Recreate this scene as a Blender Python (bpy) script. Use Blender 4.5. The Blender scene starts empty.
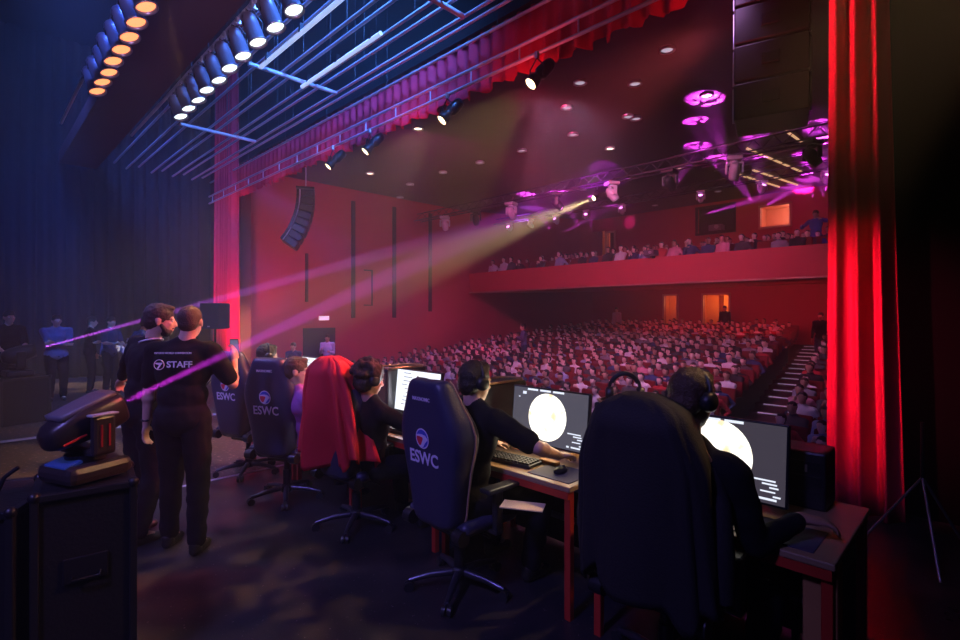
import bpy, bmesh, math, random
import numpy as np
from mathutils import Vector, Matrix, Quaternion, noise
random.seed(7)
PI = math.pi
C = bpy.context.scene.collection
SC = bpy.context.scene
V = Vector

# ------------------------------------------------------------------ camera, world, light, exposure
cam = bpy.data.objects.new('camera', bpy.data.cameras.new('camera')); C.objects.link(cam)
cam.location = (0, 0, 1.7); cam.rotation_euler = (PI/2, 0, PI/4)
cam.data.sensor_width = 36; cam.data.lens = 19.2; cam.data.shift_y = -0.00625
cam.data.clip_start = 0.05; cam.data.clip_end = 200
SC.camera = cam
SC.view_settings.view_transform = 'Standard'; SC.view_settings.look = 'None'
SC.view_settings.exposure = 0.0; SC.view_settings.gamma = 1.0; SC.view_settings.use_curve_mapping = False
cy = SC.cycles
cy.max_bounces = 4; cy.diffuse_bounces = 2; cy.glossy_bounces = 2; cy.transmission_bounces = 2; cy.volume_bounces = 0
cy.transparent_max_bounces = 4; cy.caustics_reflective = False; cy.caustics_refractive = False
cy.use_denoising = True; cy.sample_clamp_indirect = 4.0; cy.use_light_tree = True

w = bpy.data.worlds.new('world'); SC.world = w; w.use_nodes = True
nt = w.node_tree; nt.nodes.clear()
wo = nt.nodes.new('ShaderNodeOutputWorld'); bg = nt.nodes.new('ShaderNodeBackground')
bg.inputs[0].default_value = (0, 0, 0, 1); bg.inputs[1].default_value = 0
vs = nt.nodes.new('ShaderNodeVolumeScatter'); vs.inputs['Color'].default_value = (1, 1, 1, 1)
vs.inputs['Density'].default_value = 0.0085; vs.inputs['Anisotropy'].default_value = 0.25
nt.links.new(bg.outputs[0], wo.inputs[0]); nt.links.new(vs.outputs[0], wo.inputs['Volume'])

def light(name, kind, loc, aim, color, power, size=0.3, angle=60, blend=0.5, sy=None, vol=1.0):
    d = bpy.data.lights.new(name, kind); d.color = color; d.energy = power
    if kind == 'SPOT':
        d.spot_size = math.radians(angle); d.spot_blend = blend; d.shadow_soft_size = size
    elif kind == 'AREA':
        d.size = size
        if sy: d.shape = 'RECTANGLE'; d.size_y = sy
        d.spread = math.radians(angle)
    else: d.shadow_soft_size = size
    o = bpy.data.objects.new(name, d); C.objects.link(o); o.location = loc
    if aim is not None:
        o.rotation_euler = (V(aim)-V(loc)).to_track_quat('-Z', 'Y').to_euler()
    if hasattr(d, 'cycles') and hasattr(d.cycles, 'max_bounces'): d.cycles.max_bounces = 3
    return o

BLUE = (0.06, 0.16, 1.0); MAG = (1.0, 0.06, 0.95); RED = (1.0, 0.05, 0.10); WARM = (1.0, 0.62, 0.24); PINK = (1.0, 0.25, 0.45)
# blue wash in the fly space and upstage
light('blue_wash', 'SPOT', (-4.2, 0.6, 8.6), (-9.5, 3.0, 5.0), BLUE, 3200, 0.4, 75, 0.9, vol=1.0)
light('blue_wash', 'SPOT', (-11.0, 1.0, 8.8), (-15.5, 2.6, 4.2), BLUE, 4800, 0.5, 58, 1.0, vol=1.0)
light('blue_wash', 'SPOT', (-3.6, 3.2, 7.6), (-7.6, 3.3, 5.2), (0.07, 0.25, 1.0), 4600, 0.4, 95, 0.9, vol=1.0)
light('blue_back_light', 'SPOT', (-1.2, -2.6, 5.2), (-3.6, 2.2, 0.6), (0.28, 0.22, 1.0), 850, 0.4, 65, 0.8, vol=0.02)
light('blue_back_light', 'SPOT', (-7.5, -2.0, 5.2), (-5.0, 2.0, 0.7), (0.28, 0.22, 1.0), 800, 0.3, 40, 0.8)
# red wash on the house side wall, balcony and main curtain
light('red_wall_wash', 'AREA', (-9.5, 8.2, 5.9), (-16, 10.2, 2.0), (1.0, 0.045, 0.40), 90, 2.5, 150, sy=1.0, vol=1.6)
light('red_wall_wash', 'AREA', (-12, 12.5, 0.8), (-16, 12.5, 1.6), (1.0, 0.04, 0.18), 20, 3, 160, sy=0.4, vol=0.5)
light('magenta_wall_haze', 'SPOT', (-8.5, 6.6, 5.8), (-14.5, 8.0, 0.5), (1.0, 0.05, 0.75), 800, 0.3, 60, 1.0, vol=1.2)
light('red_arc_spot', 'SPOT', (-12.2, 12.9, 0.2), (-16, 13.9, 1.9), (1.0, 0.05, 0.10), 60, 0.02, 42, 0.04, vol=0.0)
light('red_balcony_wash', 'SPOT', (-6.5, 7.5, 5.8), (-7.5, 15, 3.0), (1.0, 0.03, 0.14), 1000, 0.5, 105, 1.0, vol=0.1)
light('red_curtain_wash', 'SPOT', (-2.6, 2.4, 2.9), (-0.85, 5.3, 1.5), (1.0, 0.05, 0.16), 1350, 0.1, 34, 1.0, vol=0.0)
light('red_curtain_wash', 'SPOT', (-2.9, 3.4, 4.4), (-0.85, 5.3, 4.2), (1.0, 0.06, 0.14), 480, 0.1, 50, 1.0, vol=0.0)
light('red_curtain_foot_light', 'SPOT', (-13.4, 4.5, 0.15), (-14.9, 5.3, 2.2), (1.0, 0.03, 0.24), 620, 0.15, 75, 1.0, vol=0.6)
for x_, e_ in ((1.0, 24), (-1.6, 30), (-4.2, 30), (-6.8, 22), (-9.4, 17), (-12.0, 13), (-14.3, 9)):
    light('valance_wash', 'SPOT', (x_, 4.72, 4.30), (x_, 5.33, 5.35), (1.0, 0.05, 0.08 if x_ > -8 else 0.2), e_*1.05, 0.2, 150, 1.0, vol=0.0)
light('violet_rig_light', 'SPOT', (-2.2, 0.6, 3.4), (-7.0, 1.8, 4.9), (0.85, 0.50, 1.0), 420, 0.2, 50, 1.0, vol=0.0)
light('red_side_light', 'SPOT', (-1.6, 4.9, 4.4), (-4.2, 1.1, 1.2), (1.0, 0.12, 0.14), 1900, 0.1, 36, 1.0, vol=0.05)
def gobo(o, sc):
    d = o.data; d.use_nodes = True; n = d.node_tree; e = n.nodes.get('Emission'); tc = n.nodes.new('ShaderNodeTexCoord'); nz = n.nodes.new('ShaderNodeTexNoise')
    nz.inputs['Scale'].default_value = sc; nz.inputs['Detail'].default_value = 4; r = n.nodes.new('ShaderNodeMapRange'); r.inputs[1].default_value = .45; r.inputs[2].default_value = .54
    n.links.new(tc.outputs['Normal'], nz.inputs['Vector']); n.links.new(nz.outputs['Fac'], r.inputs[0]); n.links.new(r.outputs[0], e.inputs['Strength']); return o
for aim_, e_, an_ in (((-3.35, 1.42, 0), 620, 10), ((-2.5, 1.35, 0), 420, 8), ((-3.9, .95, 0), 70, 22)):
    gobo(light('orange_par_pool', 'SPOT', (-5.2, 1.25, 4.5), aim_, (1.0, 0.50, 0.18), e_, 0.02, an_, 0.3, vol=0.0), 26)
light('back_wall_wash', 'SPOT', (-4.8, 20.5, 6.0), (-6, 25, 5.2), (1.0, 0.05, 0.05), 110, 0.3, 120, 1.0, vol=0.0)
light('back_wall_wash', 'SPOT', (-8.6, 20.5, 6.0), (-9.5, 25, 5.2), (1.0, 0.04, 0.08), 90, 0.3, 120, 1.0, vol=0.0)
light('under_balcony_light', 'AREA', (-7.5, 20, 2.6), (-7.5, 20.5, 0), (1.0, 0.08, 0.10), 26, 8, 170, sy=3, vol=0.0)
light('under_balcony_light', 'AREA', (-7.0, 19.0, 2.5), (-7.0, 25, 1.6), (1.0, 0.05, 0.10), 80, 9, 130, sy=.3, vol=0.0)  # added panel, unseen from the stage, that brightens the wall below the balcony
# light spilling from the stage over the audience
light('audience_light', 'AREA', (-5.5, 7.2, 5.5), (-8.5, 14.5, -0.5), (0.88, 0.42, 0.85), 150, 1.2, 110, sy=0.3, vol=0.0)
light('audience_light', 'SPOT', (-2.2, 6.2, 5.4), (-4.2, 12.5, -1.0), (0.75, 0.35, 0.95), 110, 0.5, 90, 1.0, vol=0.0)
# warm front-of-house lamps on the ladder bar
WARM_LAMPS = [(-4.0, 1.0), (-5.68, 0.75), (-7.73, 0.35), (-9.03, 0.3), (-0.6, 0.7), (0.6, 0.7)]
# (their lights are made with the lamps)

# ------------------------------------------------------------------ materials
MATS = {}
def mat(name, col, rough=0.6, metal=0.0, em=None, es=0.0, bump=0.0, bscale=60.0, var=0.0, vscale=6.0, spec=0.5, sheen=0.0):
    if name in MATS: return MATS[name]
    m = bpy.data.materials.new(name); m.use_nodes = True; n = m.node_tree; b = n.nodes['Principled BSDF']
    b.inputs['Base Color'].default_value = (*col, 1); b.inputs['Roughness'].default_value = rough
    b.inputs['Metallic'].default_value = metal; b.inputs['Specular IOR Level'].default_value = spec
    if sheen: b.inputs['Sheen Weight'].default_value = sheen
    if em: b.inputs['Emission Color'].default_value = (*em, 1); b.inputs['Emission Strength'].default_value = es
    tc = n.nodes.new('ShaderNodeTexCoord')
    if var > 0:
        nz = n.nodes.new('ShaderNodeTexNoise'); nz.inputs['Scale'].default_value = vscale; nz.inputs['Detail'].default_value = 4
        n.links.new(tc.outputs['Object'], nz.inputs['Vector'])
        mx = n.nodes.new('ShaderNodeMixRGB'); mx.inputs[1].default_value = (*[c*(1-var) for c in col], 1)
        mx.inputs[2].default_value = (*[min(1, c*(1+var)) for c in col], 1)
        n.links.new(nz.outputs['Fac'], mx.inputs[0]); n.links.new(mx.outputs[0], b.inputs['Base Color'])
    if bump > 0:
        nb = n.nodes.new('ShaderNodeTexNoise'); nb.inputs['Scale'].default_value = bscale; nb.inputs['Detail'].default_value = 3
        n.links.new(tc.outputs['Object'], nb.inputs['Vector'])
        bp = n.nodes.new('ShaderNodeBump'); bp.inputs['Strength'].default_value = bump; bp.inputs['Distance'].default_value = 0.01
        n.links.new(nb.outputs['Fac'], bp.inputs['Height']); n.links.new(bp.outputs[0], b.inputs['Normal'])
    MATS[name] = m
    return m

BLACK = mat('black_paint', (0.012, 0.012, 0.014), 0.6)
BLKMET = mat('black_metal', (0.03, 0.03, 0.035), 0.35, 0.6)
BLKPL = mat('black_plastic', (0.018, 0.018, 0.02), 0.38, bump=0.15, bscale=200)
GREYMET = mat('grey_metal', (0.32, 0.33, 0.36), 0.35, 0.8)
STEEL = mat('steel', (0.55, 0.56, 0.6), 0.28, 0.9)
CHROME = mat('chrome', (0.7, 0.7, 0.72), 0.12, 1.0)
CANMET = mat('lamp_can_metal', (0.30, 0.28, 0.36), 0.38, 0.7, var=0.2)
REDVEL = mat('red_velvet', (0.62, 0.012, 0.06), 0.8, bump=0.3, bscale=120, var=0.12)
BLKDRAPE = mat('black_drape', (0.006, 0.006, 0.009), 0.9, bump=0.3, bscale=80)
WALLRED = mat('red_wall_paint', (0.40, 0.03, 0.07), 0.7, bump=0.15, bscale=30, var=0.10, vscale=1.2)
BALRED = mat('red_balcony_panel', (0.50, 0.035, 0.06), 0.6, var=0.08, vscale=2)
CEIL = mat('dark_ceiling', (0.05, 0.04, 0.05), 0.55, var=0.2)
SKIN = mat('skin', (0.58, 0.34, 0.25), 0.5, var=0.08, vscale=20)
SKIN2 = mat('tan_skin', (0.42, 0.23, 0.15), 0.5, var=0.08, vscale=20)
HAIRD = mat('dark_hair', (0.018, 0.012, 0.009), 0.5, bump=0.8, bscale=140)
HAIRB = mat('brown_hair', (0.07, 0.035, 0.018), 0.5, bump=0.8, bscale=140)
TEE = mat('black_cotton', (0.008, 0.008, 0.011), 0.9, spec=.15, bump=0.25, bscale=150)
NAVY = mat('navy_cloth', (0.025, 0.035, 0.09), 0.85, bump=0.25, bscale=150)
JEANS = mat('dark_denim', (0.006, 0.006, 0.010), 0.9, spec=.15, bump=0.4, bscale=200)
SHOE = mat('black_shoe', (0.012, 0.012, 0.012), 0.4)
WHITEPRINT = mat('white_print', (0.85, 0.83, 0.88), 0.5)
LEATHER = mat('black_leatherette', (0.032, 0.032, 0.075), 0.38, bump=0.2, bscale=90)
SEATRED = mat('red_seat_fabric', (0.17, 0.004, 0.008), 0.85, bump=0.3, bscale=80)

# ------------------------------------------------------------------ mesh helpers
def obj(name, me, m=None, parent=None, loc=None, rot=None):
    o = bpy.data.objects.new(name, me); C.objects.link(o)
    if m is not None:
        for x in (m if isinstance(m, (list, tuple)) else [m]): me.materials.append(x)
    if parent: o.parent = parent
    if loc is not None: o.location = loc
    if rot is not None: o.rotation_euler = rot
    return o
def tag(o, label, cat, group=None, kind=None):
    o['label'] = label; o['category'] = cat
    if group: o['group'] = group
    if kind: o['kind'] = kind
    return o
def thing(name, label, cat, loc=(0,0,0), rz=0, group=None):
    o = bpy.data.objects.new(name, None); C.objects.link(o); o.location = loc; o.rotation_euler = (0, 0, rz)
    o.empty_display_size = 0.1
    return tag(o, label, cat, group)
def struct(o): o['kind'] = 'structure'; return o
KIDS = {}
def dup(o, parent=None, loc=None, rz=None, label=None):
    c = o.copy(); C.objects.link(c)
    if parent: c.parent = parent
    if loc is not None: c.location = loc
    if rz is not None: c.rotation_euler = (0, 0, rz)
    if label: c['label'] = label
    for ch in o.children: dup(ch, c)
    return c
ORD = ['zeroth','first','second','third','fourth','fifth','sixth','seventh','eighth','ninth','tenth','eleventh','twelfth','thirteenth','fourteenth',
       'fifteenth','sixteenth','seventeenth','eighteenth','nineteenth','twentieth','twenty-first','twenty-second','twenty-third','twenty-fourth','twenty-fifth','twenty-sixth','twenty-seventh','twenty-eighth','twenty-ninth','thirtieth','thirty-first','thirty-second','thirty-third']

def frame_of(axis):
    a = V(axis).normalized(); t = V((0,0,1)) if abs(a.z) < 0.9 else V((1,0,0))
    u = a.cross(t).normalized(); v = u.cross(a).normalized()
    return a, u, v

class MB:
    def __init__(s): s.v = []; s.f = []; s.mi = []; s.cur = 0; s.sm = []
    def add(s, vs, fs, smooth=False):
        k = len(s.v); s.v += [tuple(x) for x in vs]
        for f in fs: s.f.append(tuple(i+k for i in f)); s.mi.append(s.cur); s.sm.append(smooth)
        return s
    def mat(s, i): s.cur = i; return s
    def box(s, c, d, M=None, bev=0.0):
        c = V(c); hx, hy, hz = d[0]/2, d[1]/2, d[2]/2
        if bev <= 0:
            vs = [V((x*hx, y*hy, z*hz)) for x in (-1,1) for y in (-1,1) for z in (-1,1)]
            fs = [(0,1,3,2),(4,6,7,5),(0,4,5,1),(2,3,7,6),(0,2,6,4),(1,5,7,3)]
        else:
            b = min(bev, hx*.95, hy*.95, hz*.95); bm = bmesh.new(); bmesh.ops.create_cube(bm, size=1)
            for q in bm.verts: q.co = V((q.co.x*d[0], q.co.y*d[1], q.co.z*d[2]))
            bmesh.ops.bevel(bm, geom=bm.edges[:], offset=b, segments=2, affect='EDGES', profile=0.5)
            bm.verts.index_update(); vs = [q.co.copy() for q in bm.verts]; fs = [tuple(q.index for q in f.verts) for f in bm.faces]; bm.free()
        if M is not None: vs = [M @ q for q in vs]
        return s.add([q+c for q in vs], fs)
    def cyl(s, a, b, r0, r1=None, n=12, cap=True, smooth=True):
        a = V(a); b = V(b); r1 = r0 if r1 is None else r1
        ax, u, v = frame_of(b-a); vs = []
        for p, r in ((a, r0), (b, r1)):
            for i in range(n):
                t = 2*PI*i/n; vs.append(p+u*math.cos(t)*r+v*math.sin(t)*r)
        s.add(vs, [((i+1) % n, i, n+i, n+(i+1) % n) for i in range(n)], smooth)
        if cap: s.add(vs, [tuple(range(n)), tuple(reversed(range(n, 2*n)))])
        return s
    def lathe(s, a, axis, prof, n=16, smooth=True):
        a = V(a); ax, u, v = frame_of(axis); vs = []
        for (r, h) in prof:
            for i in range(n):
                t = 2*PI*i/n; vs.append(a+ax*h+u*math.cos(t)*r+v*math.sin(t)*r)
        fs = []
        for k in range(len(prof)-1):
            for i in range(n): fs.append((k*n+(i+1) % n, k*n+i, (k+1)*n+i, (k+1)*n+(i+1) % n))
        return s.add(vs, fs, smooth)
    def tube(s, pts, r, n=8, close=False):
        pts = [V(p) for p in pts]; vs = []; N = len(pts)
        pu = None
        for k, p in enumerate(pts):
            t = (pts[(k+1) % N] if (close or k < N-1) else p) - (pts[k-1] if (close or k > 0) else p)
            if t.length < 1e-9: t = V((0,0,1))
            a, u, v = frame_of(t)
            if pu is not None:
                u = (pu - a*pu.dot(a)); u = u.normalized() if u.length > 1e-6 else frame_of(t)[1]; v = u.cross(a)
            pu = u; rr = r[k] if isinstance(r, (list, tuple)) else r
            for i in range(n):
                th = 2*PI*i/n; vs.append(p+u*math.cos(th)*rr+v*math.sin(th)*rr)
        fs = []
        for k in range(N if close else N-1):
            j = (k+1) % N
            for i in range(n): fs.append((k*n+(i+1) % n, k*n+i, j*n+i, j*n+(i+1) % n))
        s.add(vs, fs, True)
        if not close: s.add(vs, [tuple(range(n)), tuple(reversed(range((N-1)*n, N*n)))])
        return s
    def caps(s, a, b, r0, r1=None, n=12):
        a = V(a); b = V(b); r1 = r0 if r1 is None else r1
        d = (b-a); L = d.length
        if L < 1e-6: d = V((0,0,1)); L = 1e-6
        prof = []
        for k in range(5): t = -PI/2 + k*PI/2/4; prof.append((max(1e-4, r0*math.cos(t)), r0*math.sin(t)))
        for k in range(5): t = k*PI/2/4; prof.append((max(1e-4, r1*math.cos(t)), L+r1*math.sin(t)))
        s.lathe(a, d, prof, n)
        k = len(s.v)-len(prof)*n
        s.f.append(tuple(k+i for i in range(n))); s.mi.append(s.cur); s.sm.append(True)
        k = len(s.v)-n
        s.f.append(tuple(k+i for i in reversed(range(n)))); s.mi.append(s.cur); s.sm.append(True)
        return s
    def ell(s, c, r, M=None, n=16, m=10):
        c = V(c); vs = []; fs = []
        for j in range(1, m):
            t = PI*j/m
            for i in range(n):
                p = 2*PI*i/n; q = V((r[0]*math.sin(t)*math.cos(p), r[1]*math.sin(t)*math.sin(p), r[2]*math.cos(t)))
                vs.append((M @ q if M is not None else q)+c)
        top = V((0,0,r[2])); bot = V((0,0,-r[2]))
        vs += [(M @ top if M is not None else top)+c, (M @ bot if M is not None else bot)+c]
        for j in range(m-2):
            for i in range(n): fs.append((j*n+i, (j+1)*n+i, (j+1)*n+(i+1) % n, j*n+(i+1) % n))
        T = (m-1)*n
        for i in range(n): fs.append((T, i, (i+1) % n)); fs.append((T+1, (m-2)*n+(i+1) % n, (m-2)*n+i))
        return s.add(vs, fs, True)
    def prism(s, poly, M, depth):      # poly in local xy, extruded along local z by depth, placed by 4x4 M
        n = len(poly)
        vs = [M @ V((x, y, 0)) for x, y in poly] + [M @ V((x, y, depth)) for x, y in poly]
        fs = [tuple(reversed(range(n))), tuple(range(n, 2*n))] + [(i, (i+1) % n, n+(i+1) % n, n+i) for i in range(n)]
        return s.add(vs, fs)
    def mesh(s, name):
        me = bpy.data.meshes.new(name); me.from_pydata(s.v, [], s.f)
        me.polygons.foreach_set('material_index', s.mi); me.polygons.foreach_set('use_smooth', s.sm); me.update()
        return me
    def build(s, name, m, parent=None, loc=None, rot=None): return obj(name, s.mesh(name), m, parent, loc, rot)

def rotM(ax, deg): return Matrix.Rotation(math.radians(deg), 3, ax)

def blob(mb, voxel, it=3, fac=0.5, fn=None):
    me = mb.mesh('blob'); o = bpy.data.objects.new('blob', me); C.objects.link(o)
    r = o.modifiers.new('r', 'REMESH'); r.mode = 'VOXEL'; r.voxel_size = voxel; r.use_smooth_shade = True
    if it:
        sm = o.modifiers.new('s', 'SMOOTH'); sm.factor = fac; sm.iterations = it
    dg = bpy.context.evaluated_depsgraph_get(); ev = o.evaluated_get(dg)
    out = bpy.data.meshes.new_from_object(ev, preserve_all_data_layers=False, depsgraph=dg)
    C.objects.unlink(o); bpy.data.objects.remove(o); bpy.data.meshes.remove(me)
    out.materials.clear()
    if fn:
        out.update(); nv = [q.normal.copy() for q in out.vertices]
        for q, n_ in zip(out.vertices, nv): q.co = fn(q.co, n_)
    out.polygons.foreach_set('use_smooth', [True]*len(out.polygons)); out.update()
    return out
def wrinkle(amp, sc): return lambda c, n: c + n*amp*noise.noise(c*sc)

def text(name, s, size, m, parent, M, ext=0.0008, xs=1.0, bold=0.0):
    cu = bpy.data.curves.new(name, 'FONT'); cu.body = s; cu.size = size; cu.align_x = 'CENTER'; cu.align_y = 'CENTER'
    cu.extrude = ext; cu.offset = bold; cu.resolution_u = 3
    o = bpy.data.objects.new(name, cu); C.objects.link(o)
    dg = bpy.context.evaluated_depsgraph_get(); me = bpy.data.meshes.new_from_object(o.evaluated_get(dg))
    C.objects.unlink(o); bpy.data.objects.remove(o)
    for v_ in me.vertices: v_.co = M @ V((v_.co.x*xs, v_.co.y, v_.co.z))
    me.materials.clear()
    return obj(name, me, m, parent)

def curtain(name, m, x0, x1, y, z0, z1, folds, amp, seed=0, axis='x', x0b=None, x1b=None, hem=0.0, nz=24, per=10, thick=0.015):
    rnd = random.Random(seed); ph = [rnd.uniform(-.5, .5) for _ in range(folds+2)]; am = [rnd.uniform(.6, 1.2) for _ in range(folds+2)]
    x0b = x0 if x0b is None else x0b; x1b = x1 if x1b is None else x1b
    nx = folds*per; g = []
    for k in range(nz+1):
        t = k/nz; z = z1+(z0-z1)*t
        a, b = x0+(x0b-x0)*t**1.5, x1+(x1b-x1)*t**1.5
        for i in range(nx+1):
            u = i/nx; q = u*folds; fi = int(min(q, folds-1)); A = amp*(am[fi]*(1-(q-fi))+am[fi+1]*(q-fi))*(0.75+0.35*t)
            xx = a+(b-a)*u + 0.25*A*math.sin(2*PI*q+ph[fi]+t*0.8)
            yy = y + A*math.cos(2*PI*q+0.3*math.sin(3*t+ph[fi]))
            zz = z + (hem*math.sin(2*PI*q*0.5+ph[fi]*3)*am[fi] if k == nz else 0)
            g.append((xx, yy, zz) if axis == 'x' else (yy, xx, zz))
    W = nx+1; mb = MB()
    fs = [(k*W+i, k*W+i+1, (k+1)*W+i+1, (k+1)*W+i) for k in range(nz) for i in range(nx)]
    mb.add(g, fs, True); o = mb.build(name, m)
    md = o.modifiers.new('thick', 'SOLIDIFY'); md.thickness = thick; md.offset = 0
    return o
# ------------------------------------------------------------------ stage floor, stage house, auditorium
HFL = lambda y: -1.2 if y < 7.0 else -1.2 + 0.089*(y-7.0)          # auditorium floor height

def floor_mat():
    m = bpy.data.materials.new('scuffed_stage_floor'); m.use_nodes = True; n = m.node_tree; L = n.links; b = n.nodes['Principled BSDF']
    tc = n.nodes.new('ShaderNodeTexCoord')
    n1 = n.nodes.new('ShaderNodeTexNoise'); n1.inputs['Scale'].default_value = 1.3; n1.inputs['Detail'].default_value = 8; n1.inputs['Roughness'].default_value = .65
    n2 = n.nodes.new('ShaderNodeTexNoise'); n2.inputs['Scale'].default_value = 22; n2.inputs['Detail'].default_value = 4
    n3 = n.nodes.new('ShaderNodeTexVoronoi'); n3.inputs['Scale'].default_value = 30
    for q in (n1, n2, n3): L.new(tc.outputs['Object'], q.inputs['Vector'])
    r1 = n.nodes.new('ShaderNodeValToRGB'); r1.color_ramp.elements[0].position = .42; r1.color_ramp.elements[1].position = .66
    r1.color_ramp.elements[0].color = (0.030, 0.024, 0.028, 1); r1.color_ramp.elements[1].color = (0.10, 0.065, 0.045, 1)
    L.new(n1.outputs['Fac'], r1.inputs[0])
    r2 = n.nodes.new('ShaderNodeValToRGB'); r2.color_ramp.elements[0].position = .58; r2.color_ramp.elements[1].position = .70
    r2.color_ramp.elements[0].color = (0, 0, 0, 1); r2.color_ramp.elements[1].color = (1, 1, 1, 1); L.new(n2.outputs['Fac'], r2.inputs[0])
    mx = n.nodes.new('ShaderNodeMixRGB'); mx.inputs[2].default_value = (0.34, 0.24, 0.18, 1)
    L.new(r2.outputs[0], mx.inputs[0]); L.new(r1.outputs[0], mx.inputs[1]); L.new(mx.outputs[0], b.inputs['Base Color'])
    rr = n.nodes.new('ShaderNodeMapRange'); rr.inputs[3].default_value = .25; rr.inputs[4].default_value = .6
    L.new(n1.outputs['Fac'], rr.inputs[0]); L.new(rr.outputs[0], b.inputs['Roughness'])
    bp = n.nodes.new('ShaderNodeBump'); bp.inputs['Strength'].default_value = .35; bp.inputs['Distance'].default_value = .004
    L.new(n2.outputs['Fac'], bp.inputs['Height']); L.new(bp.outputs[0], b.inputs['Normal'])
    return m
def vinyl_mat():
    m = bpy.data.materials.new('black_dance_vinyl'); m.use_nodes = True; n = m.node_tree; L = n.links; b = n.nodes['Principled BSDF']
    tc = n.nodes.new('ShaderNodeTexCoord')
    n1 = n.nodes.new('ShaderNodeTexNoise'); n1.inputs['Scale'].default_value = 2.2; n1.inputs['Detail'].default_value = 9; n1.inputs['Roughness'].default_value = .7
    n2 = n.nodes.new('ShaderNodeTexNoise'); n2.inputs['Scale'].default_value = 55; n2.inputs['Detail'].default_value = 2
    for q in (n1, n2): L.new(tc.outputs['Object'], q.inputs['Vector'])
    r1 = n.nodes.new('ShaderNodeValToRGB'); r1.color_ramp.elements[0].position = .45; r1.color_ramp.elements[1].position = .75
    r1.color_ramp.elements[0].color = (0.016, 0.016, 0.022, 1); r1.color_ramp.elements[1].color = (0.06, 0.045, 0.04, 1)
    L.new(n1.outputs['Fac'], r1.inputs[0])
    r2 = n.nodes.new('ShaderNodeValToRGB'); r2.color_ramp.elements[0].position = .70; r2.color_ramp.elements[1].position = .76
    L.new(n2.outputs['Fac'], r2.inputs[0])
    mx = n.nodes.new('ShaderNodeMixRGB'); mx.inputs[2].default_value = (0.25, 0.2, 0.2, 1)
    L.new(r2.outputs[0], mx.inputs[0]); L.new(r1.outputs[0], mx.inputs[1]); L.new(mx.outputs[0], b.inputs['Base Color'])
    rr = n.nodes.new('ShaderNodeMapRange'); rr.inputs[3].default_value = .16; rr.inputs[4].default_value = .5
    L.new(n1.outputs['Fac'], rr.inputs[0]); L.new(rr.outputs[0], b.inputs['Roughness'])
    return m
FLOOR = floor_mat(); VINYL = vinyl_mat()
struct(MB().box((-7.5, 0.5, -0.65), (23, 11, 1.3)).build('floor', [FLOOR]))                       # stage slab, its front drops to the house floor
struct(MB().box((-1.33, 0.9, 0.003), (8.64, 9.4, 0.006)).build('floor_vinyl', [VINYL]))
hf = mat('dark_house_carpet', (0.05, 0.012, 0.02), 0.9)
mb = MB(); mb.add([(-17, 6, HFL(6)), (4, 6, HFL(6)), (4, 7, HFL(7)), (-17, 7, HFL(7)), (4, 27, HFL(27)), (-17, 27, HFL(27))], [(0,1,2,3), (3,2,4,5)])
struct(mb.build('floor_auditorium', [hf]))
# stage house
struct(MB().box((-18.2, 0.5, 4.5), (0.3, 11, 9.2)).build('wall_stage_side', [BLACK]))
struct(MB().box((-7.5, -5.1, 4.5), (23, 0.3, 9.2)).build('wall_upstage', [BLACK]))
struct(MB().box((4.1, 0.5, 4.5), (0.3, 11, 9.2)).build('wall_stage_far_side', [BLACK]))
struct(MB().box((-7.5, 0.5, 9.2), (23, 11.5, 0.3)).build('ceiling_stage', [BLACK]))
# proscenium
struct(MB().box((-16.9, 5.75, 4.5), (2.9, 0.3, 9.2)).build('wall_proscenium_left', [mat('dark_red_paint', (0.16, 0.02, 0.035), 0.7)]))
struct(MB().box((1.8, 5.75, 4.5), (5.0, 0.3, 9.2)).build('wall_proscenium_right', [mat('deep_black_masking', (.003, .003, .003), .95, spec=.05)]))
struct(MB().box((-8.0, 5.75, 7.65), (14.9, 0.3, 2.9)).build('wall_proscenium_header', [BLACK]))
# auditorium shell
mb = MB(); mb.box((-16.15, 16.4, 2.9), (0.3, 21.2, 9.0)); struct(mb.build('wall_auditorium_left', [WALLRED]))
struct(MB().box((4.1, 16.4, 2.9), (0.3, 21.2, 9.0)).build('wall_auditorium_right', [WALLRED]))
mb = MB()
# back wall with the openings left out: two lower doors, two upper doors, two upper windows
def wall_y(mb, y, t, x0, x1, z0, z1, holes):
    xs = sorted(set([x0, x1]+[h[0] for h in holes]+[h[1] for h in holes])); zs = sorted(set([z0, z1]+[h[2] for h in holes]+[h[3] for h in holes]))
    for i in range(len(xs)-1):
        for k in range(len(zs)-1):
            cx, cz = (xs[i]+xs[i+1])/2, (zs[k]+zs[k+1])/2
            if not any(h[0] < cx < h[1] and h[2] < cz < h[3] for h in holes):
                mb.box((cx, y+t/2, cz), (xs[i+1]-xs[i], t, zs[k+1]-zs[k]))
H_D1 = (-9.95, -8.65, 0.35, 2.65)      # lit double door seen at the back of the stalls
H_D2 = (-11.9, -10.6, 0.35, 2.65)
H_W1 = (-8.75, -7.2, 5.45, 6.75); H_W2 = (-7.05, -5.5, 5.3, 6.55)
def X25(px): r = (px-480)/512; return -25*(1-r)/(1+r)
def D25(px): r = (px-480)/512; return 25*1.41421/(1+r)
def Z25(px, y): return 1.7 + D25(px)*(314-y)/512
H_D1 = (X25(703), X25(730), 0.4, Z25(716, 294)); H_D2 = (X25(664), X25(678), 0.4, Z25(670, 295))
H_W1 = (X25(697), X25(735), Z25(716, 233), Z25(716, 206)); H_W2 = (X25(760), X25(791), Z25(775, 227), Z25(775, 205))
H_D3 = (X25(591), X25(605), 3.97, Z25(598, 231)); H_D4 = (X25(606.5), X25(615.5), 3.97, Z25(611, 232))
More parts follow.
